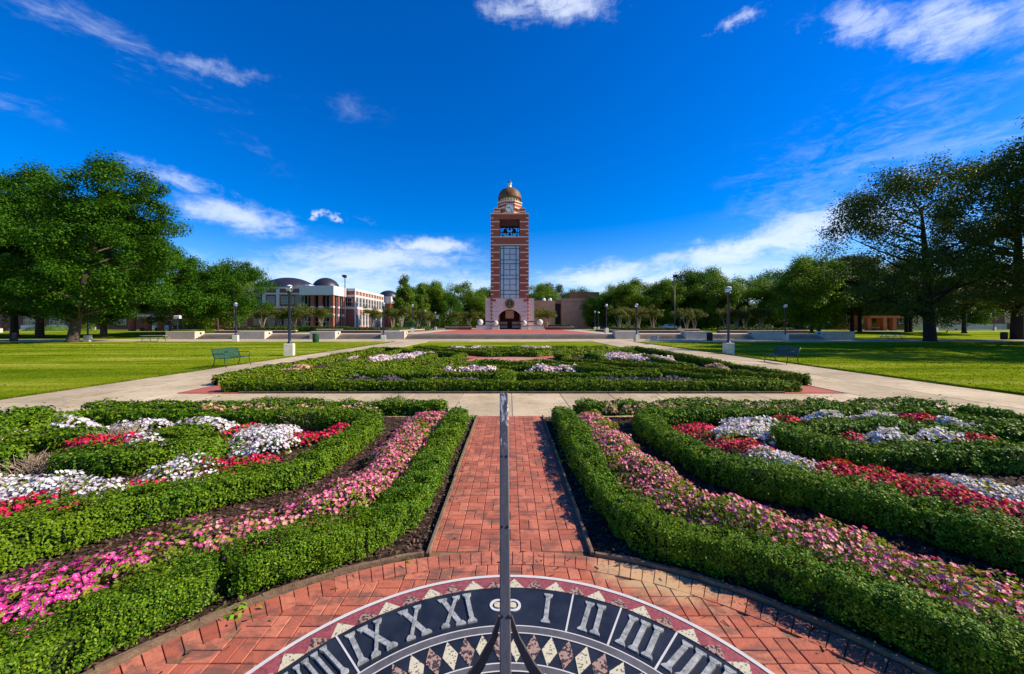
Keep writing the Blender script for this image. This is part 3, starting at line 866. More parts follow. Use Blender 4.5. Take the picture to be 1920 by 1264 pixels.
# far parterre: four petals between diagonal paths -----------------------------
GF = 'clipped box hedges of the far garden'
FC = (0.05, 21.5)
def petal(k, e):
    """front petal pattern (towards the viewer) turned by k quarter turns; e = reach from the centre"""
    def tr(p):
        out_ = []
        for (v, u) in p:                      # v sideways, u outward
            for _ in range(1): x, y = v, -u
            for _ in range(k): x, y = -y, x
            out_.append((FC[0] + x, FC[1] + y))
        return out_
    def ar(r, a): return [(r * math.sin(R(t)), r * math.cos(R(t))) for t in np.linspace(-a, a, 9)]
    a = ar(3.15, 31)
    outer = [(-e + 1.25, e), (a[0][0] - .15, a[0][1] + .45)] + a + [(a[-1][0] + .15, a[-1][1] + .45), (e - 1.25, e)]
    front = [(-e + 1.0, e + .08), (0, e + .02), (e - 1.0, e + .08)]
    i = ar(5.0, 24)
    inner = [(-e + 4.4, e - 2.0), (i[0][0] - .1, i[0][1] + .3)] + i + [(i[-1][0] + .1, i[-1][1] + .3), (e - 4.4, e - 2.0)]
    return tr(outer), tr(front), tr(inner), tr
PET = [('front', 0, 9.75), ('right', 1, 9.75), ('back', 2, 8.6), ('left', 3, 9.75)]
for nm, k, e in PET:
    o_, f_, i_, tr = petal(k, e)
    near = {'front': 'nearest the cross walk', 'right': 'beside the right-hand walk', 'back': 'nearest the tower lawn', 'left': 'beside the left-hand walk'}[nm]
    kw = dict(mats=('boxwood_far', 'hedge_twig'), cover=2.3, wob=.035, tilt=.38, fine=.0046, deep=.02)
    hedge('straight outer box hedge of the far garden, ' + near, f_, .36, .33, GF, seed=20 + k, **kw)
    hedge('V-shaped box hedge along the corner paths of the far garden, bed ' + near, o_, .32, .31, GF, 1, seed=30 + k, **kw)
    hedge('inner box hedge of the far garden, bed ' + near, i_, .32, .30, GF, 1, seed=40 + k, **kw)
    g2 = tr([(-e + 4.4, e - 2.05), (0, e - 2.05), (e - 4.4, e - 2.05)])
    hedge('second straight box hedge of the far garden, bed ' + near, g2, .34, .32, GF, seed=50 + k, **kw)
hedge('short thick box hedge on the axis of the far garden, straight beyond the sundial pointer', [(-.12, 11.95), (-.15, 13.0), (-.15, 14.2)], .62, .36, GF, mats=('boxwood_far', 'hedge_twig'))

# ------------------------------------------------------------------ flower beds
def patch(label, blobs, petal_mat, dens=220, h=.17, fl=.040, leaf=.042, ldens=460, group=None, extra=None, name='flower_patch', spread=.75):
    """a bed of petunias over a list of (x, y, rx, ry) mounds"""
    P = []; N = []; LP = []; LN = []
    rng = np.random.default_rng(int(abs(blobs[0][0] * 991 + blobs[0][1] * 77)))
    for (x, y, rx, ry) in blobs:
        rx, ry = rx * 1.12, ry * 1.15
        A = math.pi * rx * ry
        for lst, nl, d in ((P, N, dens), (LP, LN, ldens)):
            n = rng.poisson(A * d * (2.4 if lst is P else 1.2))
            t = rng.uniform(0, 2 * math.pi, n); r = np.sqrt(rng.uniform(0, 1, n))
            ux, uy = r * np.cos(t), r * np.sin(t)
            rag = 1 + .16 * np.sin(3 * t + x * 7) + .10 * np.sin(7 * t + y * 5)
            q = np.stack([x + ux * rx * rag, y + uy * ry * rag, np.zeros(n)], 1)
            z = .05 + (h - .05) * np.sqrt(np.clip(1 - r ** 2.4, 0, 1)) + .045 * NB1(q) + .02 * NB2(q)
            q[:, 2] = np.maximum(.03, z) + rng.uniform(-.02, .03, n) - (.025 if lst is LP else 0)
            lst.append(q)
            nl.append(np.stack([ux * .8 + rng.normal(0, spread * .7, n), uy * .8 + rng.normal(0, spread * .7, n) - .25, np.ones(n)], 1))
    P, N, LP, LN = map(np.concatenate, (P, N, LP, LN))
    d = np.hypot(P[:, 0], P[:, 1]); ld = np.hypot(LP[:, 0], LP[:, 1])
    # clumpy: fewer blooms where the bed is thin
    k = (NB1(P * .8 + 5) + .5 * NB2(P)) > -1.1
    P, N, d = P[k], N[k], d[k]
    root = link(name, fan_mesh(name, flower_fans(P, N, np.maximum(fl, .0062 * d), rng), petal_mat))
    tag(root, label, 'flowers', group or 'petunia patches')
    lv = link('foliage', poly_mesh('foliage', leaf_quads(LP, LN, np.maximum(leaf, .007 * ld), rng, .6, .5), 4, ['petunia_leaf']), root)
    if petal_mat in ('pink_petal', 'magenta_petal') and d.min() < 6.5:
        kk = d < 6.5
        th = link('throat', poly_mesh('throat', leaf_quads(P[kk] - unit(N[kk]) * .003, N[kk], .0085, rng, 1.0, .05), 4, ['throat']), root)
    return root
def line(pts, w, step=.30):
    P, L = resample(np.array(pts, float), step)
    rr = random.Random(3)
    return [(p[0] + rr.uniform(-.06, .06), p[1] + rr.uniform(-.06, .06), w * rr.uniform(.85, 1.15), w * rr.uniform(.85, 1.15)) for p in P]
PK = [(1.60, 7.9), (1.60, 6.5), (1.62, 5.2), (1.72, 4.25), (2.05, 3.90)] + arc(3.95, 57, 20, 8)
PKL = line(PK, .36)
patch('long straight band of pale pink petunias right of the brick path', [q for q in PKL if q[1] > 3.9], 'pink_petal', 165, .23, .036, .042, 1000)
patch('pink petunias in the right front bed where the band bends round the sundial circle', [q for q in PKL if q[1] <= 3.9], 'pink_petal', 165, .23, .036, .042, 1000)
ML = line([(-x, y) for x, y in PK], .36)
patch('pink petunias running beside the left edge of the brick path', [q for q in ML if q[1] > 4.0], 'pink_petal', 250, .24, .037, .042, 900)
patch('magenta petunias in the left front bed where the band bends towards the picture edge', [q for q in ML if q[1] <= 3.2], 'magenta_petal', 200, .22, .040, .042, 800)
patch('sparse pink petunias in the left front bed next to the magenta clump', [q for q in ML if 3.2 < q[1] <= 4.0], 'pink_petal', 150, .20, .038, .042, 700)
patch('faded tan blooms behind the right straight hedge by the cross walk', line([(2.2, 8.30), (8.2, 8.30)], .15), 'dusty_petal', 260, .30, .04, .05, 350)
patch('faded tan and pink blooms behind the left straight hedge by the cross walk', line([(-2.9, 8.12), (-6.5, 8.15)], .16), 'dusty_petal', 240, .30, .04, .05, 350)
W_, R_ = 'white_petal', 'red_petal'
def T(*b): return list(b)
# right ring
patch('red petunias in the point of the right second hedge', T((3.45, 7.1, .38, .30), (3.15, 6.7, .25, .25)), R_, 260)
patch('big mound of white petunias right of the pointed hedge corner', T((3.95, 6.55, .45, .38), (4.6, 7.25, .5, .32), (4.2, 6.9, .4, .35)), W_, 330, .24)
patch('red petunias in front of the big white mound on the right', T((3.40, 6.0, .34, .30), (3.75, 5.8, .45, .28)), R_, 290, .2)
patch('white petunias between two red clumps along the right second hedge', T((3.65, 5.4, .36, .26), (3.95, 5.15, .36, .26)), W_, 300, .2)
patch('long bank of red petunias sloping down to the right behind the second hedge', T((4.25, 5.0, .36, .28), (4.5, 4.7, .38, .28), (4.78, 4.38, .38, .28), (5.02, 4.05, .38, .28)), R_, 310, .22)
patch('white petunias at the right edge of the picture, past the long red bank', T((5.45, 4.4, .42, .3), (5.85, 4.1, .42, .3)), W_, 280, .2)
patch('small red clump behind the right innermost hedge, leftmost of that row', T((5.35, 7.36, .28, .2),), R_, 260, .3)
patch('white petunias between the small red clumps behind the right innermost hedge', T((6.1, 7.40, .44, .2), (7.05, 7.42, .46, .2)), W_, 300, .32)
patch('red petunias near the end of the row behind the right innermost hedge', T((7.85, 7.40, .38, .2),), R_, 280, .32)
patch('white petunias at the far right corner of the right bed', T((8.5, 7.05, .30, .3), (8.2, 7.15, .3, .25)), W_, 300, .3)
patch('white petunias inside the loop of the right innermost hedge', T((6.0, 6.08, .44, .24), (6.7, 6.05, .40, .22)), W_, 300, .36)
patch('red petunias inside the loop of the right innermost hedge', T((7.3, 5.98, .32, .2), (5.4, 6.05, .2, .14)), R_, 280, .34)
# left ring
patch('big mound of white petunias in the left bed', T((-4.2, 6.75, .48, .40), (-3.85, 6.05, .46, .36), (-4.0, 6.4, .45, .35)), W_, 330, .24)
patch('red petunias right of the big white mound in the left bed', T((-3.4, 6.5, .38, .28), (-3.1, 6.75, .3, .25)), R_, 300, .2)
patch('red petunias in front of the big white mound in the left bed', T((-3.7, 5.4, .36, .24), (-3.95, 5.2, .28, .2)), R_, 270, .18)
patch('white petunias behind the left second hedge, right of the red sprigs', T((-4.15, 5.1, .40, .26), (-4.4, 4.9, .30, .22)), W_, 250, .18)
patch('few red sprigs between two white clumps behind the left second hedge', T((-4.5, 4.62, .30, .16),), R_, 110, .12)
patch('white petunias behind the left second hedge next to the dry twigs', T((-4.9, 4.5, .42, .28),), W_, 280, .18)
patch('red petunias low at the left edge of the picture', T((-5.05, 4.15, .36, .24), (-5.4, 4.0, .36, .24)), R_, 230, .15)
patch('white petunias at the left edge of the picture behind the low red ones', T((-5.6, 4.5, .48, .32), (-6.1, 4.5, .42, .3)), W_, 280, .19)
patch('white petunias at the back of the left bed, farthest left of the back row', T((-8.1, 7.15, .40, .24),), W_, 280, .28)
patch('white petunias at the back of the left bed beside the dried plant', T((-6.75, 7.1, .46, .25),), W_, 280, .28)
patch('white petunias at the back of the left bed next to the big mound', T((-5.6, 7.12, .50, .25),), W_, 280, .28)
patch('small red clump at the back of the left bed', T((-4.85, 7.05, .3, .22), (-4.85, 6.6, .2, .2)), R_, 230, .18)
patch('bright red clump in front of the left inner back hedge', T((-6.4, 5.85, .38, .22), (-5.9, 5.85, .28, .2)), R_, 320, .34)
patch('white petunias just right of the bright red clump in the left bed', T((-5.5, 5.8, .36, .17),), W_, 280, .32)
patch('white and pink petunias at the left picture edge, behind the inner hedge', T((-8.0, 6.3, .45, .28),), 'pale_pink_petal', 280, .22)
# far garden
G2 = 'flower patches in the far garden'
patch('white and red flowers left of the axis in the far garden', T((-2.4, 16.35, .7, .5), (-1.2, 16.3, .65, .5)), 'pale_pink_petal', 120, .26, .09, .09, 120, G2)
patch('white and pink flowers right of the axis in the far garden', T((1.4, 16.35, .65, .5), (2.5, 16.3, .7, .5)), 'pale_pink_petal', 120, .26, .09, .09, 120, G2)
patch('pale pink flowers in the right bed of the far garden', T((6.0, 22.3, .8, .9), (7.2, 21.8, .9, .9), (8.2, 21.2, .7, .9), (6.8, 23.6, .8, .7)), 'pale_pink_petal', 90, .28, .12, .12, 80, G2)
patch('pale pink flowers in the left bed of the far garden', T((-6.2, 22.4, .8, .9), (-7.3, 21.6, .9, .9), (-8.0, 20.6, .7, .9), (-5.6, 24.4, .8, .7)), 'pale_pink_petal', 90, .28, .12, .12, 80, G2)
patch('white flowers at the back of the far garden, right of the axis', T((1.3, 29.1, 1.0, .4), (2.6, 29.1, .7, .4)), 'pale_pink_petal', 80, .36, .14, .14, 60, G2)
patch('white flowers at the back of the far garden, left of the axis', T((-2.4, 29.1, 1.0, .4), (-3.9, 29.1, .7, .4)), 'pale_pink_petal', 80, .36, .14, .14, 60, G2)
patch('dried tan blooms beside the right walk in the far garden', T((9.0, 16.6, .25, .9),), 'dusty_petal', 90, .3, .1, .1, 90, G2)
patch('dried tan blooms beside the left walk in the far garden', T((-9.0, 16.4, .25, .9),), 'dusty_petal', 90, .3, .1, .1, 90, G2)
patch('dusky purple plants behind the front hedge of the far garden, right', T((5.4, 12.9, 1.0, .35), (3.6, 12.9, .8, .3)), 'purple_petal', 190, .24, .07, .08, 70, G2)
patch('dusky purple plants behind the front hedge of the far garden, left', T((-2.0, 12.8, 1.1, .35), (-4.6, 12.9, 1.1, .35)), 'purple_petal', 190, .24, .07, .08, 70, G2)

def weed(label, x, y, r, h, n, leaf, mat='weed_leaf'):
    rng = np.random.default_rng(int(abs(x * 313)))
    P = np.stack([x + rng.normal(0, r * .5, n), y + rng.normal(0, r * .5, n), np.abs(rng.normal(.3, .3, n)) * h + .01], 1)
    N = np.stack([rng.normal(0, .6, n), rng.normal(0, .6, n), np.ones(n)], 1)
    return tag(link('weed', poly_mesh('weed', leaf_quads(P, N, leaf, rng, .5, .4), 4, [mat])), label, 'weed', 'weeds in the beds')
weed('bright lime green weed beside the big white petunia mound', -4.45, 5.75, .42, .28, 380, .06)
weed('small green weed at the edge of the left front bed by the bricks', -1.9, 2.68, .10, .07, 40, .05)
weed('tuft of weed at the far left corner of the brick path', -.80, 8.36, .10, .08, 40, .05)
weed('tuft of weed against the right edge of the brick path', .80, 5.85, .07, .10, 30, .05, 'boxwood')
weed('tiny sprout on the timber edge of the left front bed', -.86, 3.24, .05, .06, 16, .04)
weed('small sprout in the shade at the foot of the right curved hedge', 1.75, 2.93, .06, .08, 20, .045, 'boxwood')

# ------------------------------------------------------------------ terrace, steps, walls
TZ = .68
def terrace():
    b = MB()
    b.box(-48.4, 48.4, 55.30, 108, -.5, TZ, 'terrace_paver')
    tag(b.build('terrace'), kind='structure')
    b = MB()
    for k in range(3):
        y = 54.0 + k * .43
        for x0, x1 in ((-44.2, -38.3), (-34.3, -28.2), (-24.4, -18.2), (-14.7, 14.7), (18.2, 24.6), (28.4, 34.3), (38.6, 44.1)):
            b.bbox(x0, x1, y, 55.297 if k == 2 else y + .43, -.05, .17 * (k + 1), 'step_concrete', .02)
    tag(b.build('steps'), kind='structure')
    sheet('brick_plaza', -13.6, 13.8, 56.4, 107.5, TZ + .004, 'plaza_brick')
    sheet('terrace_ground', -60, 60, 108, 170, .665, 'terrace_paver')
terrace()
CHEEKS = [(-48.3, -44.2), (-38.2, -34.4), (-28.1, -24.5), (-18.1, -14.8), (14.8, 18.1), (24.7, 28.3), (34.4, 38.5), (44.2, 48.4)]
pos_words = ['at the left end of the terrace', 'second from the left along the terrace', 'third from the left, right of the green bin', 'on the left side of the central steps',
             'on the right side of the central steps', 'second right of the central steps, behind the black bin', 'third right of the central steps', 'at the right end of the terrace under the big trees']
for (x0, x1), wd in zip(CHEEKS, pos_words):
    w = MB(); w.bbox(x0, x1, 53.85, 55.6, -.05, 1.10, 'wall_concrete', .03)
    o = thing('concrete_wall', ((x0 + x1) / 2, 54.7, 0), 'low pale concrete step wall ' + wd, 'wall', 'concrete walls between the terrace steps')
    m = w.build('wall_block', o); m.matrix_parent_inverse = Matrix.Translation(-Vector(o.location))
    s = 1 if x0 < 0 else -1
    xe = x1 if s > 0 else x0
    l = MB(); l.box(min(xe, xe + s * .02) , max(xe, xe + s * .02), 54.75, 55.05, .68, .95, 'dark_metal')
    q = l.build('step_light', o); q.matrix_parent_inverse = Matrix.Translation(-Vector(o.location))

def planter(label, x0, x1, y0, y1, h=.46, cap=.10):
    o = thing('brick_planter_wall', ((x0 + x1) / 2, y0, TZ), label, 'wall', 'brick planter walls on the terrace')
    inv = Matrix.Translation(-Vector(o.location))
    b = MB(); b.box(x0, x1, y0, y1, TZ - .02, TZ + h - cap, 'wall_brick')
    m = b.build('brick_wall', o); m.matrix_parent_inverse = inv
    b = MB(); b.bbox(x0 - .06, x1 + .06, y0 - .06, y1 + .06, TZ + h - cap, TZ + h, 'wall_concrete', .02)
    m = b.build('coping', o); m.matrix_parent_inverse = inv
planter('long brick planter wall at the far left of the terrace, behind the first flight of steps', -47.6, -34.6, 62, 62.5)
planter('brick planter wall left of the central plaza, with lawn and hedge behind', -28.0, -18.4, 62, 62.5)
planter('brick planter wall along the left edge of the plaza', -18.3, -17.8, 62, 80)
planter('long brick planter wall right of the central plaza', 18.4, 28.1, 62, 62.5)
planter('brick planter wall along the right edge of the plaza', 17.8, 18.3, 62, 80)
planter('long brick planter wall on the right part of the terrace, behind the black bin', 33.9, 47.8, 62, 62.5)
planter('brick seat wall with pale top in the gap on the left terrace', -33.2, -28.8, 66, 66.6, .62, .14)
planter('brick seat wall with pale top in the gap on the right terrace', 28.9, 32.6, 66, 66.6, .62, .14)
planter('dark low brick wall just left of the tower', -17.5, -10.4, 104, 104.6, .8)
planter('dark low brick wall just right of the tower', 9.6, 17.4, 104, 104.6, .8)
planter('low brick wall before the parked dark car', -24.5, -19.5, 94, 94.6, .5)
def bed(x0, x1, y0, y1): sheet('planting_bed', x0, x1, y0, y1, TZ + .03, 'grass')
bed(-47.5, -34.7, 62.6, 100); bed(-28, -18.35, 62.6, 100); bed(18.35, 28, 62.6, 100); bed(34, 47.7, 62.6, 100)
GB = 'trimmed dark hedges on the terrace'
kw = dict(leaf=.22, mats=('dark_hedge', 'hedge_twig'), cover=1.7, z0=TZ, wob=.07, minz=.05)
for lab, pts, h in (('dark trimmed hedge above the far left planter wall', [(-47.2, 63.6), (-35.2, 63.6)], .85),
                 ('dark trimmed hedge above the planter wall left of the plaza', [(-27.6, 63.6), (-19.4, 63.6), (-19.2, 78)], .85),
                 ('bright end of a trimmed hedge farther back along the left plaza edge', [(-19.4, 82), (-19.4, 92)], .9),
                 ('dark trimmed hedge above the planter wall right of the plaza', [(19.4, 76), (19.6, 63.8), (27.8, 63.8)], .8),
                 ('dark trimmed hedge above the right part of the terrace', [(34.4, 63.8), (47.2, 63.8)], .8),
                 ('second hedge row behind the first on the left terrace', [(-46, 72), (-30, 73)], 1.0),
                 ('low hedge right of the tower before the beige building', [(10.5, 106.0), (17.0, 106.0)], 1.3),
                 ('low hedge left of the tower', [(-17.0, 106.0), (-10.8, 106.0)], 1.3)):
    hedge(lab, pts, 1.0, h, GB, seed=int(abs(pts[0][0])), name='clipped_hedge', **kw)

# ------------------------------------------------------------------ clock tower
TY = 112.0; TW = 11.1; TX = -.05
S = TY / 720
def zp(y): return 2 + (609 - y) * S            # survey: heights on the tower front, on the octagon front, on the dome axis
def zo(y): return 2 + (609 - y) * (TY + 2) / 720
def zax(y): return 2 + (609 - y) * (TY + TW / 2) / 720
tower = thing('clock_tower', (TX, TY + TW / 2, .665), 'tall brick clock tower with white stone bands, glass front and golden dome', 'tower')
def tpart(mb, name, parent=None, smooth=False):
    o = mb.build(name, None, smooth)
    par = parent or tower
    o.parent = par
    if par is tower: o.matrix_parent_inverse = Matrix.Translation(-Vector(tower.location))
    return o
def build_tower():
    h = TW / 2; x0, x1 = TX - h, TX + h
    yF, yB = TY, TY + TW
    pw = 2.62                                     # pier width
    zb, zt = zp(559), zp(401.5)
    g0, g1 = zp(558.5), zp(460)                   # glass
    o0, o1 = zp(443.5), zp(410.5)                 # belfry opening
    b = MB()
    for ax, bx in ((x0, x0 + pw), (x1 - pw, x1)):
        for ay, by in ((yF, yF + pw), (yB - pw, yB)):
            b.box(ax, bx, ay, by, .66, zt, 'tower_brick')
    def side_fill(z0, z1, inset=.0, mat='tower_brick'):
        b.box(x0 + pw, x1 - pw, yF + inset, yF + .7, z0, z1, mat); b.box(x0 + pw, x1 - pw, yB - .7, yB - inset, z0, z1, mat)
        b.box(x0 + inset, x0 + .7, yF + pw, yB - pw, z0, z1, mat); b.box(x1 - .7, x1 - inset, yF + pw, yB - pw, z0, z1, mat)
    side_fill(g1 + .01, o0, .0); side_fill(o1, zt, .0)
    b.box(x0 + .8, x1 - .8, yF + .8, yB - .8, zt - .6, zt - .05, 'tower_brick')
    b.box(x0 + .8, x1 - .8, yF + .8, yB - .8, o0 - .5, o0 - .1, 'tower_brick')
    tpart(b, 'brick_shaft')
    # white stone bands
    b = MB()
    e = .035
    def ringband(z, t, full=True, w=pw):
        if full:
            b.box(x0 - e, x1 + e, yF - e, yF + .3, z, z + t, 'band_stone'); b.box(x0 - e, x1 + e, yB - .3, yB + e, z, z + t, 'band_stone')
            b.box(x0 - e, x0 + .3, yF + .301, yB - .301, z, z + t, 'band_stone'); b.box(x1 - .3, x1 + e, yF + .301, yB - .301, z, z + t, 'band_stone')
        else:
            for ax, bx in ((x0 - e, x0 + w), (x1 - w, x1 + e)):
                b.box(ax, bx, yF - e, yF + .3, z, z + t, 'band_stone'); b.box(ax, bx, yB - .3, yB + e, z, z + t, 'band_stone')
            for ax, bx in ((x0 - e, x0 + .3), (x1 - .3, x1 + e)):
                b.box(ax, bx, yF + .301, yF + w, z, z + t, 'band_stone'); b.box(ax, bx, yB - w, yB - .301, z, z + t, 'band_stone')
    Y = lambda zy: zp(320 + zy / 3.95)
    for zy in (378, 435, 604, 660, 717, 773, 830, 887): ringband(Y(zy) - .14, .28, False, pw - .02)
    for zy in (490, 548): ringband(Y(zy) - .15, .30, True)
    for zy in (350, 407, 463, 520, 575, 632, 688, 745, 801, 858, 915): ringband(Y(zy) - .14, .28, False, .82)
    b.box(x0 - .12, x1 + .12, yF - .12, yB + .12, zt, zt + .32, 'band_stone')
    tpart(b, 'stone_bands')
    # glass windows
    for nm, front in (('front', True), ('back', False)):
        gl = MB()
        yy = yF + .25 if front else yB - .35
        gl.box(x0 + pw + .002, x1 - pw - .002, yy, yy + .1, g0, g1, 'tower_glass')
        win = tpart(gl, 'window')
        mu = MB(); ya, yb_ = (yy - .09, yy + .005) if front else (yy + .095, yy + .19)
        XX = lambda zx: TX + (780 + zx / 3.95 - 955.4) * S
        for zx in (624, 648.5, 740, 765.5): mu.box(XX(zx) - .09, XX(zx) + .09, ya, yb_, g0, g1, 'mullion')
        for zy in (556, 575, 660, 688, 773, 801, 887, 915): mu.box(XX(625), XX(765), ya + .02, yb_, Y(zy) - .08, Y(zy) + .08, 'mullion')
        for a_, c_ in ((575, 660), (688, 773), (801, 887), (915, 940)):
            mu.box(XX(694) - .07, XX(694) + .07, ya + .03, yb_, max(g0, Y(c_)), Y(a_), 'mullion')
        for zy in (618, 731, 845): mu.box(XX(649), XX(740), ya + .035, yb_, Y(zy) - .07, Y(zy) + .07, 'mullion')
        q = mu.build('mullions', win)
    sg = MB()
    sg.box(x0 + .25, x0 + .35, yF + pw, yB - pw, g0, g1, 'tower_glass'); sg.box(x1 - .35, x1 - .25, yF + pw, yB - pw, g0, g1, 'tower_glass')
    tpart(sg, 'side_window')
    # bells
    fr = MB()
    for zz in (o0 + 1.9, o0 + 3.6): fr.box(x0 + .6, x1 - .6, yF + 3.2, yF + 3.4, zz, zz + .22, 'bell_metal')
    for xx in (-2.3, -.9, .9, 2.3): fr.box(TX + xx - .1, TX + xx + .1, yF + 3.2, yF + 3.4, o0 - .1, o1 + .2, 'bell_metal')
    for xx in (-2.75, 2.75): fr.box(TX + xx - .06, TX + xx + .06, yF + .9, yF + 1.0, o0 - .1, o1 - 1.6, 'bell_metal')
    fr.box(x0 + pw, x1 - pw, yF + .9, yF + 1.0, o0 + .9, o0 + 1.02, 'bell_metal')
    fr.box(x0 + pw - .3, x1 - pw + .3, yF + .72, yF + .9, o1 - 1.9, o1 + .2, 'dark_band')
    tpart(fr, 'bell_frame')
    for bx, bz, r in ((-1.35, o0 + 1.7, .85), (1.35, o0 + 1.7, .85), (0, o0 + .9, .55), (-2.0, o0 + .5, .42), (2.0, o0 + .5, .42), (0, o0 + 2.5, .45), (-1.5, o0 + .3, .4), (1.1, o0 + .25, .4), (-.75, o0 + 3.0, .34), (.8, o0 + 3.0, .34)):
        bm_ = MB(); bm_.lathe([(r * 1.0, 0), (r * .86, r * .2), (r * .68, r * .7), (r * .55, r * 1.15), (r * .3, r * 1.4), (.05, r * 1.5)], TX + bx, yF + 2.6, 'bell_metal', 16, bz)
        tpart(bm_, 'bell', None, True)
    # stepped top: corner piers and octagon
    b = MB(); s2 = TW / 2 - .95; z2 = zp(389.5)
    for sx in (-1, 1):
        for sy in (-1, 1):
            cx_, cy_ = TX + sx * (s2 - .85), TY + TW / 2 + sy * (s2 - .85)
            b.box(cx_ - .85, cx_ + .85, cy_ - .85, cy_ + .85, zt + .32, z2, 'tower_brick')
            b.box(cx_ - .89, cx_ + .89, cy_ - .89, cy_ + .89, z2, z2 + .22, 'band_stone')
            b.box(cx_ - .88, cx_ + .88, cy_ - .88, cy_ + .88, zt + 1.0, zt + 1.22, 'band_stone')
    tpart(b, 'corner_piers')
    def octa(r, z0, z1, mat, mb):
        P = [(TX + r / math.cos(math.pi / 8) * math.cos(math.pi / 8 + k * math.pi / 4), TY + TW / 2 + r / math.cos(math.pi / 8) * math.sin(math.pi / 8 + k * math.pi / 4)) for k in range(8)]
        mb.prism_z(P, z0, z1, mat)
    b = MB()
    za, zc, zd = zt + .32, zo(388.2), zo(377.5)
    # front of the octagon stands near the tower face
    octa(3.0, za, zc, 'tower_brick', b); octa(3.55, zc, zd, 'tower_brick', b)
    for k, zz in enumerate((za + .05, za + .85)): octa(3.04, zz, zz + .24, 'band_stone', b)
    octa(3.62, zc - .12, zc + .16, 'band_stone', b); octa(3.60, zd - .72, zd - .5, 'band_stone', b); octa(3.75, zd, zd + .25, 'band_stone', b)
    tpart(b, 'octagon')
    # clock on the front
    zc_ = zo(390.1); yc = TY + TW / 2 - 3.62; r = 1.35
    b = MB()
    ck = [(TX + r * math.cos(2 * math.pi * k / 40), zc_ + r * math.sin(2 * math.pi * k / 40)) for k in range(40)]
    b.prism_y(ck, yc - .10, yc + .7, 'clock_white')
    clock = tpart(b, 'clock_face')
    b = MB()
    for k in range(12):
        a = 2 * math.pi * k / 12; d = Vector((math.sin(a), 0, math.cos(a))); o_ = Vector((TX, yc - .115, zc_))
        b.obeam(o_ + d * r * .70, o_ + d * r * .90, .10 if k % 3 else .17, .03, 'black', Vector((0, 1, 0)))
    for k in range(40):
        a0, a1 = 2 * math.pi * k / 40, 2 * math.pi * (k + 1) / 40
        P = [(TX + q * math.cos(t), zc_ + q * math.sin(t)) for q, t in ((r * .96, a0), (r * 1.05, a0), (r * 1.05, a1), (r * .96, a1))]
        b.prism_y(P, yc - .14, yc - .05, 'grey_slate')
    b.build('hour_marks', clock)
    b = MB(); o_ = Vector((TX, yc - .15, zc_))
    for ang, L, w in ((282, .74, .20), (144, 1.08, .13)):
        d = Vector((math.sin(R(ang)), 0, math.cos(R(ang)))); b.obeam(o_ - d * .18, o_ + d * L, w, .03, 'black', Vector((0, 1, 0)))
    b.build('clock_hands', clock)
    # drum, dome, finial
    cy_ = TY + TW / 2
    b = MB(); zd2 = zd + .25; ze = zax(375.0)
    b.lathe([(2.6, 0), (2.6, ze - zd2 + .6)], TX, cy_, 'white_stone', 32, zd2)
    for k in range(20):
        a = 2 * math.pi * k / 20; b.lathe([(.20, 0), (.17, ze - zd2 + .5)], TX + 2.8 * math.cos(a), cy_ + 2.8 * math.sin(a), 'band_stone', 8, zd2)
    tpart(b, 'drum')
    b = MB(); zq = zax(352) - ze; rd = 3.6
    prof = [(2.7, .02), (rd, 0), (rd + .03, .14)] + [(rd * math.cos(t), .14 + (zq - .14) * math.sin(t) ** .96) for t in np.linspace(.1, math.pi / 2 - .06, 14)] + [(.4, zq)]
    b.lathe(prof, TX, cy_, 'dome_gold', 40, ze)
    tpart(b, 'dome', None, True)
    b = MB(); zf = ze + zq - .1
    b.lathe([(.75, 0), (.6, .25), (.5, .5), (.5, 1.2), (.66, 1.3), (.66, 1.42)], TX, cy_, 'white_paint', 16, zf)
    fin = tpart(b, 'finial', None, True)
    b = MB(); b.lathe([(.6, 1.42), (.68, 1.65), (.5, 1.95), (.2, 2.1), (.04, 2.5)], TX, cy_, 'grey_slate', 14, zf); b.build('finial_cap', fin, True)
    # stone base with arched portal
    X = lambda zx: TX + (860 + zx / 9.03 - 956.2) * S
    Z = lambda zy: zp(500 + zy / 9.03)
    xa, xb = X(575), X(1160); al, ar_ = X(680), X(1057); zs, za_ = Z(830), Z(722)
    zb0, zT = .66, Z(535)
    cxa = (al + ar_) / 2; hw = (ar_ - al) / 2; rise = za_ - zs; rad = (hw * hw + rise * rise) / (2 * rise); zc0 = za_ - rad
    t0 = math.asin(hw / rad)
    arch = [(cxa + rad * math.sin(t), zc0 + rad * math.cos(t)) for t in np.linspace(-t0, t0, 15)]
    b = MB()
    yf = TY - .30
    b.prism_y([(xa, zb0), (al, zb0), (al, zs)] + arch[1:8] + [(cxa, zT), (xa, zT)], yf, TY + 1.2, 'white_stone')
    b.prism_y([(cxa, zT), (cxa, arch[7][1])] + arch[8:-1] + [(ar_, zs), (ar_, zb0), (xb, zb0), (xb, zT)], yf, TY + 1.2, 'white_stone')
    for ax, bx in ((X(455), x0 - .01), (x1 + .01, X(1285))):
        b.box(ax, bx, TY + .5, TY + TW - .5, zb0, zT - .15, 'white_stone')
        b.box(ax - .06, bx + (.0), TY + .44, TY + TW - .44, zT - .15, zT + .1, 'white_stone')
    base = tpart(b, 'stone_base')
    b = MB()       # joints, dark string courses, quoin blocks
    for zz in (Z(600), Z(680), Z(760), Z(835)):
        for ax, bx in ((xa, al - .35 if zz > Z(700) else al), (ar_ + (.35 if zz > Z(700) else 0), xb)): b.box(ax, bx, yf - .012, yf, zz - .035, zz + .035, 'grey_slate')
    tpart(b, 'masonry_joints', base)
    b = MB()
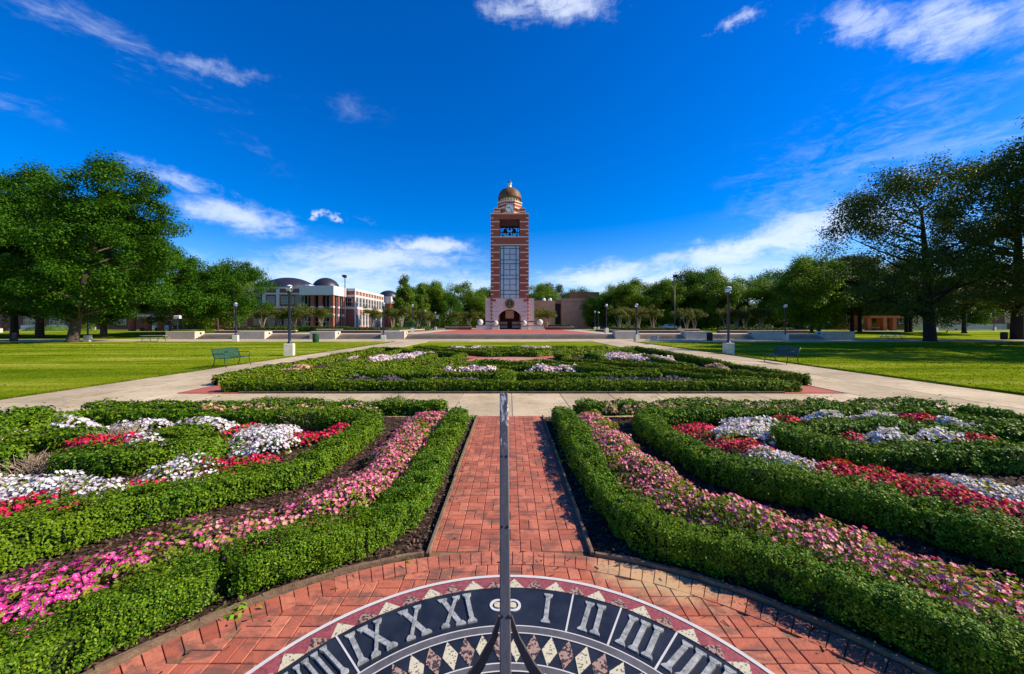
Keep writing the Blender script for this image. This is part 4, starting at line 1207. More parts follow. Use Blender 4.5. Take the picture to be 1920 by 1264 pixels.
    for zz in (Z(927), Z(990)):
        b.box(xa - .02, al + .02, yf - .03, yf + .2, zz - .18, zz + .18, 'dark_band'); b.box(ar_ - .02, xb + .02, yf - .03, yf + .2, zz - .18, zz + .18, 'dark_band')
    b.box(X(455) - .03, x0 - .02, TY + .46, TY + .6, Z(935), Z(919), 'dark_band'); b.box(x1 + .02, X(1285) + .03, TY + .46, TY + .6, Z(935), Z(919), 'dark_band')
    tpart(b, 'dark_courses', base)
    b = MB()
    for k in range(8):
        zz = Z(605 + k * 62.5)
        for ax, bx in ((x0 - .03, x0 + .34), (x1 - .34, x1 + .03)): b.box(ax, bx, yF - .04, yF + .2, zz - .02, zz + .42, 'band_stone')
    tpart(b, 'quoins', base)
    b = MB()
    for ax, bx in ((X(546), X(634)), (X(1100), X(1188))): b.box(ax, bx, yf - .03, yf + .1, Z(588), Z(548), 'tower_brick')
    tpart(b, 'brick_inset', base)
    # inside of the portal
    b = MB()
    b.box(al - .3, ar_ + .3, TY + 6.0, TY + 6.4, zb0, zT, 'dark_band')
    b.box(al - .5, al - .02, TY + 1.21, TY + 6.0, zb0, zT, 'tower_brick'); b.box(ar_ + .02, ar_ + .5, TY + 1.21, TY + 6.0, zb0, zT, 'tower_brick')
    b.box(al - .5, ar_ + .5, TY + 1.21, TY + 6.0, za_ + .4, za_ + .8, 'tower_brick')
    for ax, bx in ((al, cxa - .75), (cxa + .75, ar_)): b.box(ax, bx, TY + 5.5, TY + 5.9, Z(1040), Z(930), 'white_stone')
    b.box(al, ar_, TY + 5.3, TY + 5.45, Z(995), Z(975), 'dark_band')
    tpart(b, 'portal_interior', base)
    b = MB(); b.box(X(797), X(942), TY + 2.0, TY + 2.15, Z(872), Z(735), 'beige_stone')
    tpart(b, 'hanging_panel', base)
    # round bronze seal
    zs_, rs = Z(628), 1.40
    b = MB()
    def disc(rr, y0, y1, mat, mb, n=36): mb.prism_y([(TX + rr * math.cos(2 * math.pi * k / n), zs_ + rr * math.sin(2 * math.pi * k / n)) for k in range(n)], y0, y1, mat)
    disc(rs, yf - .12, yf + .02, 'seal_bronze', b)
    seal = tpart(b, 'seal')
    b = MB()
    def annulus(r0, r1, y0, y1, mat, mb, n=36):
        for k in range(n):
            a0, a1 = 2 * math.pi * k / n, 2 * math.pi * (k + 1) / n
            mb.prism_y([(TX + q * math.cos(t), zs_ + q * math.sin(t)) for q, t in ((r0, a0), (r1, a0), (r1, a1), (r0, a1))], y0, y1, mat)
    annulus(1.30, 1.42, yf - .18, yf - .1, 'seal_gold', b); annulus(.86, .92, yf - .16, yf - .1, 'seal_gold', b)
    for k in range(26):
        a = 2 * math.pi * k / 26; b.prism_y([(TX + 1.1 * math.cos(a) + dx, zs_ + 1.1 * math.sin(a) + dz) for dx, dz in ((-.06, -.09), (.06, -.09), (.06, .09), (-.06, .09))], yf - .15, yf - .1, 'seal_gold')
    # emblem: upright figure with a bowl-shaped top and a base
    for P in ([(-.10, -.55), (.10, -.55), (.07, .15), (-.07, .15)], [(-.32, .15), (.32, .15), (.2, .0), (-.2, .0)], [(-.18, .2), (.18, .2), (.05, .62), (-.1, .5)], [(-.38, -.55), (.38, -.55), (.38, -.66), (-.38, -.66)]):
        b.prism_y([(TX + x, zs_ + z) for x, z in P], yf - .17, yf - .1, 'seal_gold')
    b.build('seal_relief', seal)
    for o in (seal,): pass
build_tower()
# plinths and stone balls round the tower foot
def plinth(label, x0, x1, y0, y1, h, bx):
    o = thing('stone_plinth', ((x0 + x1) / 2, y0, .68), label, 'plinth', 'stone plinths at the tower foot')
    inv = Matrix.Translation(-Vector(o.location))
    b = MB(); b.bbox(x0, x1, y0, y1, .66, h, 'white_stone', .03); m = b.build('plinth_block', o); m.matrix_parent_inverse = inv
    b = MB(); b.box(x0 - .03, x1 + .03, y0 - .03, y1 + .03, h - .28, h - .12, 'dark_band'); m = b.build('dark_course', o); m.matrix_parent_inverse = inv
    s = MB(); r = .72 if abs(bx) < 5.5 else .86
    s.lathe([(r * math.sin(t) + .001, -r * math.cos(t)) for t in np.linspace(.25, math.pi, 14)], bx, (y0 + y1) / 2, 'stone_ball', 20, h + r * .96)
    return s, r, h
for lab, lab2, x0, x1, y0, y1, h, bx in (('wide stone plinth left of the tower base', 'shaded stone ball on the plinth left of the tower', -9.6, -5.25, 109.8, 113.4, 1.95, -8.6),
        ('stone plinth beside the arch, left side', 'stone ball just left of the tower arch', -5.05, -3.1, 108.9, 111.4, 1.85, -4.05),
        ('stone plinth beside the arch, right side', 'stone ball just right of the tower arch', 3.2, 5.15, 108.9, 111.4, 1.85, 4.15),
        ('wide stone plinth right of the tower base', 'sunlit stone ball on the plinth right of the tower', 5.3, 9.7, 109.8, 113.4, 1.95, 8.75)):
    s, r, h = plinth(lab, x0, x1, y0, y1, h, bx)
    tag(s.build('stone_ball', None, True), lab2, 'stone ball', 'stone balls at the tower foot')

# ------------------------------------------------------------------ campus buildings
def child(mb, name, root, parent=None, smooth=False):
    o = mb.build(name, None, smooth)
    if parent is not None: o.parent = parent
    else:
        o.parent = root; o.matrix_parent_inverse = Matrix.Translation(-Vector(root.location))
    return o
def front_window(root, x0, x1, y, z0, z1, nv=1, nh=1, side=None, mat='glass_dark'):
    """dark glass set in a pale frame; side=None faces -Y, else faces +X at x=side"""
    g = MB(); f = MB(); t = .09
    if side is None:
        g.box(x0, x1, y - .06, y + .1, z0, z1, mat)
        for i in range(nv + 2):
            x = x0 + (x1 - x0) * i / (nv + 1); f.box(x - t / 2, x + t / 2, y - .16, y - .062, z0, z1, 'pale_frame')
        for i in range(nh + 2):
            z = z0 + (z1 - z0) * i / (nh + 1); f.box(x0, x1, y - .15, y - .061, z - t / 2, z + t / 2, 'pale_frame')
    else:
        g.box(side - .1, side + .06, x0, x1, z0, z1, mat)
        for i in range(nv + 2):
            x = x0 + (x1 - x0) * i / (nv + 1); f.box(side + .062, side + .16, x - t / 2, x + t / 2, z0, z1, 'pale_frame')
        for i in range(nh + 2):
            z = z0 + (z1 - z0) * i / (nh + 1); f.box(side + .061, side + .15, x0, x1, z - t / 2, z + t / 2, 'pale_frame')
    w = child(g, 'window', root); f.build('window_frame', w)
    return w
def modern():
    root = thing('campus_building', (-62, 125, .665), 'two-storey brick and white panel building with dark domed roofs, left of the tower', 'building')
    G = .60
    b = MB()
    b.box(-92, -60.5, 114.3, 150, G, 13.0, 'facade_brick')
    b.box(-60.5, -51.5, 118.6, 150, G, 13.0, 'facade_brick')
    b.box(-53, -48.25, 119.3, 146, G, 13.0, 'facade_brick')
    b.box(-52, -45.9, 147.5, 156, G, 10.2, 'facade_brick')
    child(b, 'brick_walls', root)
    # white grid on the left front
    b = MB()
    for z0, z1, p in ((12.75, 13.3, .30), (11.05, 11.55, .22), (6.95, 7.5, .26)): b.box(-92, -59.2, 114.3 - p, 114.29, z0, z1, 'panel_white')
    for x in (-89.5, -85.4, -81.3, -77.2, -73.1, -69.0): b.box(x - .45, x + .45, 114.0, 114.298, 6.9, 12.9, 'panel_white')
    # white grid on the long right-hand side
    for z0, z1, p in ((12.5, 13.3, .30), (10.7, 11.3, .22), (6.9, 7.6, .26)):
        b.box(-48.25, -48.25 + p, 119.05, 146, z0, z1, 'panel_white')
        b.box(-53, -48.25, 119.05, 119.3, z0, z1, 'panel_white')
    for k in range(11):
        y = 119.5 + k * 2.64; b.box(-48.249, -48.0, y - .28, y + .28, G, 12.6, 'panel_white')
    child(b, 'white_frame', root)
    for x0, x1, nv in ((-80.4, -78.2, 1), (-76.3, -74.1, 1), (-72.2, -70.0, 1), (-68.0, -64.2, 3)):
        front_window(root, x0, x1, 114.3, 8.2, 10.4, nv, 1); front_window(root, x0, x1, 114.3, 1.8, 5.4, nv, 1)
    front_window(root, -63.7, -60.6, 114.3, 7.52, 11.0, 1, 0)
    for k in range(10):
        y = 119.5 + k * 2.64
        front_window(root, y + .55, y + 2.1, 0, 7.75, 10.4, 1, 1, side=-48.25)
        front_window(root, y + .55, y + 2.1, 0, 1.8, 5.4, 1, 1, side=-48.25)
    front_window(root, -51.9, -49.0, 119.3, 7.8, 10.4, 1, 1)
    # central glazed block under a deep white parapet
    b = MB(); b.box(-60.3, -50.5, 110, 118.5, 10.6, 13.25, 'panel_white'); b.box(-60.25, -59.0, 113, 118, 13.25, 13.9, 'panel_white')
    b.box(-51.9, -45.6, 147.2, 156, 10.2, 12.9, 'panel_white')
    child(b, 'white_parapet', root)
    g = MB(); g.box(-59.8, -51.2, 111.6, 118.4, G, 10.59, 'glass_dark')
    cw = child(g, 'curtain_wall', root)
    f = MB()
    for x in np.linspace(-59.7, -51.3, 9): f.box(x - .05, x + .05, 111.5, 111.597, G, 10.58, 'pale_frame')
    for z in (1.6, 2.9, 4.3, 5.7, 7.1): f.box(-59.8, -51.2, 111.47, 111.596, z - .06, z + .06, 'pale_frame')
    for y in np.linspace(112, 118, 5): f.box(-51.197, -51.1, y - .05, y + .05, G, 10.58, 'pale_frame')
    f.build('glazing_bars', cw)
    for (x, y) in ((-56.8, 110.7), (-54.5, 110.7), (-51.15, 110.7), (-51.15, 114.0), (-51.15, 117.2)):
        c = MB(); c.box(x - .45, x + .45, y - .45, y + .45, G, 10.58, 'facade_brick')
        for z0, z1 in ((6.9, 7.4), (4.5, 5.2)): c.box(x - .48, x + .48, y - .48, y + .48, z0, z1, 'panel_white')
        child(c, 'column', root)
    # domes
    for cx_, cy_, r, hz, zb in ((-71.5, 125, 7.9, 4.5, 12.8), (-59.6, 124.5, 4.2, 3.95, 13.3), (-48.0, 152, 3.9, 3.0, 12.6)):
        d = MB(); d.lathe([(r, -.3)] + [(r * math.cos(t) , hz * math.sin(t)) for t in np.linspace(0, math.pi / 2 - .03, 14)], cx_, cy_, 'roof_dark', 40, zb)
        child(d, 'domed_roof', root, None, True)
    d = MB(); d.lathe([(4.25, -.4), (4.25, .25)], -59.6, 124.5, 'panel_white', 32, 13.3); child(d, 'dome_ring', root)
modern()
def beige():
    root = thing('stone_building', (20, 128, .665), 'plain beige stone building with a recessed dark doorway, right of the tower', 'building')
    b = MB(); G = .6
    b.box(6, 14.9, 126.5, 140, G, 10.0, 'beige_stone'); b.box(17.0, 17.6, 125.2, 140, G, 10.5, 'beige_stone')
    b.box(17.6, 24.5, 125, 142, G, 10.6, 'beige_stone'); b.box(24.5, 32, 129, 142, G, 9.0, 'beige_stone')
    child(b, 'wall', root)
    b = MB(); b.box(14.91, 16.99, 128.5, 129, G, 9.0, 'black'); b.box(14.91, 16.99, 126.8, 128.4, 9.0, 10.2, 'beige_dark'); child(b, 'doorway', root)
    b = MB(); b.box(20.5, 30.5, 131, 141, 10.6, 13.2, 'bronze_roof')
    for k in range(22): b.box(20.5 + k * .46, 20.6 + k * .46, 130.9, 131, 10.6, 13.2, 'beige_dark')
    child(b, 'metal_roof', root)
    b = MB()
    for x in (11.6, 13.7): b.lathe([(.6, 0), (.6, .7), (.35, 1.1)], x, 131, 'white_paint', 10, 10.0)
    child(b, 'roof_vents', root)
    b = MB(); b.box(25.5, 31.5, 122.5, 122.9, G, 3.9, 'panel_white'); child(b, 'screen_wall', root)
    b = MB(); b.box(17.55, 24.56, 124.93, 124.99, 9.6, 9.75, 'beige_dark'); child(b, 'string_course', root)
beige()
def left_building():
    root = thing('brick_building', (-130, 118, .66), 'long low brick building with white-framed windows, behind the trees on the left', 'building')
    b = MB(); b.box(-215, -88, 118, 136, .4, 8.5, 'wall_brick'); child(b, 'brick_walls', root)
    b = MB(); b.box(-215, -87.9, 117.7, 136.2, 8.5, 9.2, 'panel_white')
    for x0, x1 in ((-150, -136), (-112, -104)): b.box(x0, x1, 117.72, 117.99, .5, 1.9, 'panel_white')
    child(b, 'white_trim', root)
    for k, x in enumerate((-178, -160, -147, -139, -120, -109, -101, -94)): front_window(root, x - 2.2, x + 2.2, 118, 2.0, 4.8, 2, 1)
left_building()
def right_building():
    root = thing('glass_front_building', (140, 112, .66), 'low building with dark glazed front and grey base wall, behind trees on the right', 'building')
    b = MB(); b.box(100, 190, 118, 140, .4, 9, 'wall_brick'); child(b, 'brick_walls', root)
    b = MB(); b.box(118, 147, 113.6, 117.99, .4, 2.3, 'wall_concrete'); child(b, 'base_wall', root)
    for x in (106, 122, 128, 134, 140): front_window(root, x - 2.6, x + 2.6, 118, 2.4, 6.4, 2, 0)
    front_window(root, 152, 168, 118, 2.6, 6.5, 5, 1)
    b = MB(); b.box(147.2, 176, 110, 110.6, .4, 2.6, 'wall_brick'); b.box(147.1, 176.1, 109.9, 110.7, 2.6, 2.75, 'wall_concrete'); child(b, 'front_wall', root)
    b = MB(); b.box(99.8, 190.2, 117.7, 140.2, 9, 9.7, 'panel_white'); child(b, 'white_trim', root)
right_building()
def pavilion():
    root = thing('brick_pavilion', (-80, 86, .66), 'open pavilion on round orange brick columns, left of the terrace', 'pavilion')
    for x in (-84.6, -81.0, -78.9):
        b = MB(); b.lathe([(.62, 0), (.62, 2.95), (.72, 3.0), (.72, 3.2)], x, 86 + (.8 if x > -80 else 0), 'orange_brick', 16, .6); child(b, 'column', root)
    b = MB(); b.box(-85.5, -77.8, 85.2, 92, 3.8, 4.3, 'panel_white'); child(b, 'roof_slab', root)
    b = MB(); b.box(-83.8, -81.8, 87, 87.5, .6, 1.4, 'wall_brick'); b.box(-80.4, -79.5, 87, 87.5, .6, 1.4, 'wall_brick'); child(b, 'low_wall', root)
    root = thing('brick_gazebo', (86, 90, .66), 'square brick gazebo with pillars and a pale seat wall, under the trees on the right', 'gazebo')
    for x, y in ((82.6, 88.6), (85.6, 88.0), (88.4, 88.6), (83, 92), (88.6, 92)):
        b = MB(); b.box(x - .42, x + .42, y - .42, y + .42, .6, 3.6, 'orange_brick'); child(b, 'pillar', root)
    b = MB(); b.box(84.0, 87.8, 89.6, 90.2, .6, 1.25, 'wall_brick'); b.box(83.9, 87.9, 89.5, 90.3, 1.25, 1.42, 'wall_concrete'); child(b, 'seat_wall', root)
    b = MB(); b.box(81.8, 89.4, 87.2, 92.8, 3.6, 4.1, 'orange_brick'); child(b, 'roof_slab', root)
pavilion()

# ------------------------------------------------------------------ sundial
DX, DY, DR = 0.0, 1.306, 1.757
def dial():
    root = thing('sundial', (DX, DY, .02), 'large horizontal sundial with Roman numerals and a dark metal pointer set in the brick circle', 'sundial')
    inv = Matrix.Translation(-Vector(root.location))
    def put(mb, name, parent=None, smooth=False):
        o = mb.build(name, None, smooth)
        if parent is None: o.parent = root; o.matrix_parent_inverse = inv
        else: o.parent = parent
        return o
    def ann(r0, r1, z0, z1, mat, mb, n=120, a0=0, a1=2 * math.pi):
        vs = []; fs = []
        for k in range(n + 1):
            t = a0 + (a1 - a0) * k / n; c, s = math.cos(t), math.sin(t)
            vs += [(DX + r0 * c, DY + r0 * s, z1), (DX + r1 * c, DY + r1 * s, z1), (DX + r1 * c, DY + r1 * s, z0), (DX + r0 * c, DY + r0 * s, z0)]
        for k in range(n):
            for j in range(3): fs.append((4 * k + j, 4 * k + 4 + j, 4 * k + 5 + j, 4 * k + 1 + j))
        mb.add(vs, [tuple(reversed(f)) for f in fs], mat)
    P = lambda r, a: (DX + r * math.sin(a), DY + r * math.cos(a))        # a measured from north, clockwise
    b = MB(); n = 120; b.prism_z([(DX + 1.72 * math.cos(2 * math.pi * k / n), DY + 1.72 * math.sin(2 * math.pi * k / n)) for k in range(n)], .0, .040, 'black_granite'); plate = put(b, 'dial_plate')
    b = MB(); ann(1.722, 1.750, .0, .046, 'white_rim', b); put(b, 'white_rim')
    b = MB(); ann(1.604, 1.7215, .03, .0425, 'red_granite', b); put(b, 'red_border')
    b = MB(); q = MB(); N = 66; st = 2 * math.pi / N
    for k in range(N):
        a = (k + .22) * st; m, mat = (b, 'cream_granite') if k % 2 == 0 else (q, 'pink_granite')
        rt, w = (1.703, .485) if k % 2 == 0 else (1.692, .47)
        m.prism_z([P(1.606, a - st * w), P(rt, a), P(1.606, a + st * w)], .035, .0446, mat)
    put(b, 'cream_triangles'); put(q, 'speckled_triangles')
    b = MB(); ann(1.181, 1.238, .03, .0428, 'grey_slate', b); ann(.906, .954, .03, .0428, 'grey_slate', b); ann(.55, .60, .03, .0428, 'grey_slate', b); put(b, 'slate_rings')
    b = MB()
    for r in (1.238, 1.179, .956, .904): ann(r - .004, r + .004, .03, .0436, 'white_rim', b)
    for a in (17.0, 29.3, 42.5, 57, -44, -57, 75, -75): 
        a = R(a); d = Vector(P(1, a)) - Vector((DX, DY)); t = Vector((d.y, -d.x)) * .0055
        c = Vector((DX, DY)); r0, r1 = 1.243, 1.602
        b.prism_z([tuple(c + d * r0 - t), tuple(c + d * r1 - t), tuple(c + d * r1 + t), tuple(c + d * r0 + t)], .035, .0432, 'white_rim')
    put(b, 'slab_joints')
    b = MB(); q = MB()
    for k in range(N):
        a = (k + .4) * st; m, mat = (b, 'cream_granite') if k % 2 == 0 else (q, 'pink_granite')
        rm = 1.068
        m.prism_z([P(.962, a), P(rm, a - st * .46), P(1.174, a), P(rm, a + st * .46)], .035, .0432, mat)
    put(b, 'cream_diamonds'); put(q, 'speckled_diamonds')
    # numerals: strokes in (u right, v outward)
    def strokes(txt):
        out_ = []; x = 0.0
        for ch in txt:
            if ch == 'I':
                out_ += [((x + .03, 0), (x + .03, .26), .031, 1)]; x += .082
            elif ch == 'V':
                out_ += [((x + .02, .26), (x + .07, 0), .032, 2), ((x + .12, .26), (x + .07, 0), .022, 2)]; x += .162
            elif ch == 'X':
                out_ += [((x + .025, .26), (x + .125, 0), .034, 1), ((x + .125, .26), (x + .025, 0), .022, 1)]; x += .172
        w = x - .022
        return [((p0[0] - w / 2, p0[1]), (p1[0] - w / 2, p1[1]), t, s) for p0, p1, t, s in out_]
    for txt, ang in (('I', 10.6), ('II', 23.2), ('III', 35.8), ('IIII', 50.0), ('V', 66), ('VI', 82), ('XI', -15.0), ('X', -26.8), ('IX', -38.3), ('VIII', -51.5), ('VII', -67.5), ('VI', -83)):
        b = MB(); a = R(ang); ov = Vector((math.sin(a), math.cos(a))); ou = Vector((ov.y, -ov.x)); c = Vector((DX, DY)) + ov * 1.29
        W2 = lambda u, v: tuple(c + ou * u * cu + ov * v)
        zz = .046; k = 0; cu = .66 if len(txt) == 4 and txt[0] == 'V' else (.8 if txt == 'VII' else 1.0)
        for p0, p1, t, s in strokes(txt):
            d = Vector((p1[0] - p0[0], p1[1] - p0[1])).normalized(); nrm = Vector((-d.y, d.x)) * t / 2
            # cut stroke ends level with the band
            hx = t / 2 / max(.3, abs(d.y))
            b.prism_z([W2(p0[0] - hx, p0[1]), W2(p0[0] + hx, p0[1]), W2(p1[0] + hx, p1[1]), W2(p1[0] - hx, p1[1])][::1], .035, zz + .0009 * k, 'numeral_metal'); k += 1
            for (px, pv, up) in ((p0[0], p0[1], 1 if p0[1] > .1 else 0), (p1[0], p1[1], 1 if p1[1] > .1 else 0)):
                if s == 2 and not up: continue
                v0, v1 = (pv - .014, pv + .008) if up else (pv - .008, pv + .014)
                sw = hx + .016
                if up: poly = [(px - sw, v1), (px + sw, v1), (px + sw, v1 - .012), (px + hx, v0 - .014), (px - hx, v0 - .014), (px - sw, v1 - .012)]
                else: poly = [(px - sw, v0), (px + sw, v0), (px + sw, v0 + .012), (px + hx, v1 + .014), (px - hx, v1 + .014), (px - sw, v0 + .012)]
                b.prism_z([W2(*p) for p in poly], .035, zz + .0009 * k, 'numeral_metal'); k += 1
        put(b, 'numeral')
    # noon mark: pair of ringed studs
    b = MB()
    for x in (-.085, .020):
        c = (x, 2.727)
        for r0, r1, z1 in ((.040, .058, .0465), (.0, .026, .0475)):
            n = 28
            if r0 == 0: b.prism_z([(c[0] + r1 * math.cos(2 * math.pi * k / n), c[1] + r1 * math.sin(2 * math.pi * k / n)) for k in range(n)], .035, z1, 'cream_granite')
            else:
                for k in range(n):
                    a0, a1 = 2 * math.pi * k / n, 2 * math.pi * (k + 1) / n
                    b.prism_z([(c[0] + q * math.cos(t), c[1] + q * math.sin(t)) for q, t in ((r0, a0), (r1, a0), (r1, a1), (r0, a1))], .035, z1, 'white_rim')
    put(b, 'noon_mark')
    # pointer
    b = MB()
    p0, p1 = Vector((-.004, .94, .03)), Vector((-.031, 2.0, 1.680))
    d = (p1 - p0).normalized(); a = d.cross(Vector((0, 0, 1))).normalized(); u = a.cross(d).normalized()
    w, hgt, bv = .0215, .075, .004
    vs = []
    for p in (p0, p1):
        for i, j in ((-w + bv, 0), (w - bv, 0), (w, -bv), (w, -hgt), (-w, -hgt), (-w, -bv)):
            vs.append(p + a * i + u * j)
    b.add(vs, [tuple(range(5, -1, -1)), tuple(range(6, 12))] + [(i, (i + 1) % 6, 6 + (i + 1) % 6, 6 + i) for i in range(6)], 'gnomon_metal')
    g = put(b, 'pointer')
    for yy in (1.497, 1.665, 1.826):
        t = (yy - p0.y) / (p1.y - p0.y)
        for s in (-1, 1):
            bb = MB(); c = p0 + (p1 - p0) * t + a * s * .0125
            bb.tube([c - u * .004, c + u * .0035], .0052, 'dark_metal', 8); bb.tube([c + u * .0036, c + u * .0042], .0030, 'black', 6)
            put(bb, 'bolt', g)
    for s in (-1, 1):
        bb = MB(); pts = []
        top = p0 + (p1 - p0) * ((1.5 - p0.y) / (p1.y - p0.y))
        path = [(s * .020, 1.50, .90), (s * .045, 1.515, .80), (s * .10, 1.53, .68), (s * .175, 1.55, .56), (s * .30, 1.57, .36), (s * .46, 1.60, .046)]
        path = [Vector(p) + Vector((top.x, 0, 0)) for p in path]
        wid = [.012, .024, .036, .044, .05, .055]; th = .007
        vs = []
        for i, p in enumerate(path):
            dd = (path[min(i + 1, 5)] - path[max(i - 1, 0)]).normalized()
            side = dd.cross(Vector((0, 1, 0))).normalized(); front = side.cross(dd).normalized()
            wv = side * wid[i] / 2; tv = front * th
            vs += [p - wv - tv, p + wv - tv, p + wv + tv, p - wv + tv]
        fs = [(0, 1, 2, 3), (23, 22, 21, 20)]
        for i in range(5):
            for k in range(4): fs.append((4 * i + k, 4 * i + 4 + k, 4 * i + 4 + (k + 1) % 4, 4 * i + (k + 1) % 4))
        bb.add(vs, fs, 'gnomon_metal')
        put(bb, 'strut')
dial()

# ------------------------------------------------------------------ lamps, poles, benches, bins, tables
def make_lamp(h=4.7):
    root = thing('street_lamp', (0, 0, 0), 'x', 'lamp', 'globe lamps along the walks')
    b = MB(); b.bbox(-.27, .27, -.27, .27, -.05, .78, 'lamp_concrete', .03); b.build('concrete_base', root)
    b = MB(); b.lathe([(.17, .78), (.17, .82), (.10, .86), (.085, 1.0), (.075, h - .62), (.11, h - .60), (.16, h - .50), (.17, h - .42)], 0, 0, 'blue_paint', 16); b.build('pole', root, True)
    r = .235
    b = MB(); b.lathe([(.15, h - .42)] + [(r * math.sin(t), h - r - r * math.cos(t)) for t in np.linspace(.65, math.pi - .02, 12)], 0, 0, 'globe_glass', 20); g = b.build('globe', root, True)
    b = MB(); b.lathe([(.05, h - .42), (.09, h - .34), (.09, h - .24), (.03, h - .22)], 0, 0, 'white_paint', 10); b.build('lamp_fitting', g, True)
    b = MB(); b.lathe([(r * math.sin(t) * 1.02, h - r + r * math.cos(t) * 1.02) for t in np.linspace(.95, .02, 7)], 0, 0, 'white_paint', 20); b.build('globe_cap', g, True)
    return root
lamp0 = make_lamp()
LAMPS = [(-14.75, 25.7, 0, 0, 'large lamp with globe and concrete base beside the left walk, nearest on the left'),
         (15.2, 26.7, 0, 0, 'large lamp with globe and concrete base beside the right walk, nearest on the right'),
         (-15.3, 46.5, 0, 0, 'lamp on a concrete base standing before the step wall left of the central steps'),
         (16.1, 48.8, 0, 0, 'lamp on a concrete base standing before the step wall right of the central steps'),
         (-33.2, 46.5, 0, 0, 'lamp on the left lawn edge in front of the second step wall from the left'),
         (36.6, 51, 0, 0, 'lamp before the third step wall on the right, against the dark trees'),
         (-51.0, 46.4, 0, 0, 'lamp with a concrete base just right of the big oak trunk on the left'),
         (-16.1, 63.5, TZ, 0, 'lamp at the left edge of the red brick plaza'),
         (-19.4, 88, TZ, 0, 'thin distant lamp on the left, nearest the parked dark car'),
         (15.6, 62, TZ, 0, 'lamp at the right edge of the red brick plaza, nearest of that row'),
         (20.6, 93, TZ, 0, 'left one of two distant lamps by the beige building'),
         (22.6, 98, TZ, 0, 'right one of two distant lamps by the beige building'),
         (-97, 73, .55, 0, 'lamp base and pole between the oak trunks at the far left'),
         (-104, 96, .64, 0, 'distant lamp before the long brick building on the left'),
         (86.5, 78, .62, 0, 'lamp between the trunks on the right, before the grey base wall'),
         (116, 92, .64, 0, 'lamp by the brick front wall at the far right')]
for i, (x, y, z, rz, lab) in enumerate(LAMPS):
    o = lamp0 if i == 0 else copy_tree(lamp0)
    o.location = (x, y, z); o['label'] = lab
    if i in (0, 1): o.rotation_euler = (0, 0, R(14 if i == 0 else -3))
short = thing('area_light', (-50.2, 58, TZ), 'short blue post with a bright square head behind the far left step wall', 'lamp')
b = MB(); b.tube([(0, 0, 0), (0, 0, 2.3)], .06, 'blue_paint', 8); b.build('post', short)
b = MB(); b.bbox(-.42, .42, -.2, .2, 2.3, 2.75, 'white_paint', .08); b.build('lamp_head', short)
def banner_lamp(x, y, lab):
    o = copy_tree(lamp0); o.location = (x, y, TZ); o['label'] = lab; o.rotation_euler = (0, 0, 0)
    b = MB(); b.box(.12, .16, -.02, .02, 2.2, 4.0, 'blue_paint'); b.box(.17, .85, -.015, .015, 2.3, 3.9, 'banner'); b.box(.17, .85, -.02, .02, 2.3, 2.9, 'blue_paint')
    q = b.build('banner', o)
banner_lamp(-19.6, 101, 'distant lamp with a pale blue banner, left of the tower')
banner_lamp(43.0, 97, 'distant lamp with a pale banner in front of the tall dark pole on the right')
def tall_pole(x, y, lab, h):
    o = thing('light_pole', (x, y, TZ), lab, 'light pole', 'tall light poles')
    b = MB(); b.lathe([(.20, 0), (.18, .4), (.10, 1), (.075, h)], 0, 0, 'dark_metal', 10); b.build('pole', o, True)
    b = MB(); b.bbox(-.28, .28, -.3, .25, h, h + .55, 'dark_metal', .06); b.box(-.32, .32, -.7, -.3, h + .15, h + .5, 'dark_metal'); b.build('floodlight', o)
tall_pole(-33.5, 78, 'tall dark light pole in front of the domed building', 10.9)
tall_pole(33.9, 79, 'tall dark light pole in front of the trees on the right', 11.1)

def bench(mat, lab, x, y, rz):
    """strap-metal bench, seat along local X, back towards +Y; front legs curl up into armrests"""
    o = thing('park_bench', (x, y, 0), lab, 'bench', 'metal benches by the walks', rz)
    L = .82
    b = MB(); n = 22
    for k in range(n):
        xx = -L + 2 * L * k / (n - 1); b.box(xx - .026, xx + .026, -.24, .22, .425, .432, mat)
    for yy in (-.245, -.01, .22): b.box(-L - .02, L + .02, yy - .012, yy + .012, .410, .424, mat)
    b.tube([(-L - .02, -.25, .425), (L + .02, -.25, .425)], .02, mat, 8); b.build('seat', o)
    b = MB()
    Q = lambda t: (.22 + .17 * t, .45 + .42 * t)
    for k in range(n):
        xx = -L + 2 * L * k / (n - 1); (y0, z0), (y1, z1) = Q(0), Q(1)
        b.add([(xx - .026, y0, z0), (xx + .026, y0, z0), (xx + .026, y1, z1), (xx - .026, y1, z1), (xx - .026, y0 + .006, z0), (xx + .026, y0 + .006, z0), (xx + .026, y1 + .006, z1), (xx - .026, y1 + .006, z1)],
              [(0, 1, 2, 3), (7, 6, 5, 4), (0, 4, 5, 1), (1, 5, 6, 2), (2, 6, 7, 3), (3, 7, 4, 0)], mat)
    for t in (0.02, .5, 1.0): b.tube([(-L - .02, Q(t)[0] + .012, Q(t)[1]), (L + .02, Q(t)[0] + .012, Q(t)[1])], .017, mat, 6)
    b.box(-.10, .10, .28, .288, .66, .76, mat); b.build('backrest', o)
    for s in (-1, 1):
        xx = s * (L + .03)
        b = MB(); b.tube([(xx, .34, .0), (xx, .25, .22), (xx, .22, .45), (xx, Q(1)[0], Q(1)[1])], .019, mat, 8); b.build('leg', o, True)
        b = MB(); b.tube([(xx, -.33, .0), (xx, -.26, .2), (xx, -.25, .42), (xx, -.29, .60), (xx, -.22, .655), (xx, .10, .655), (xx, .28, .66)], .019, mat, 8); b.build('armrest_leg', o, True)
    return o
bench('bench_green', 'green metal bench on the left lawn edge facing the walk', -13.62, 18.85, R(90))
bench('bench_dark', 'dark green metal bench on the right lawn edge facing the walk', 14.40, 20.4, R(-90))
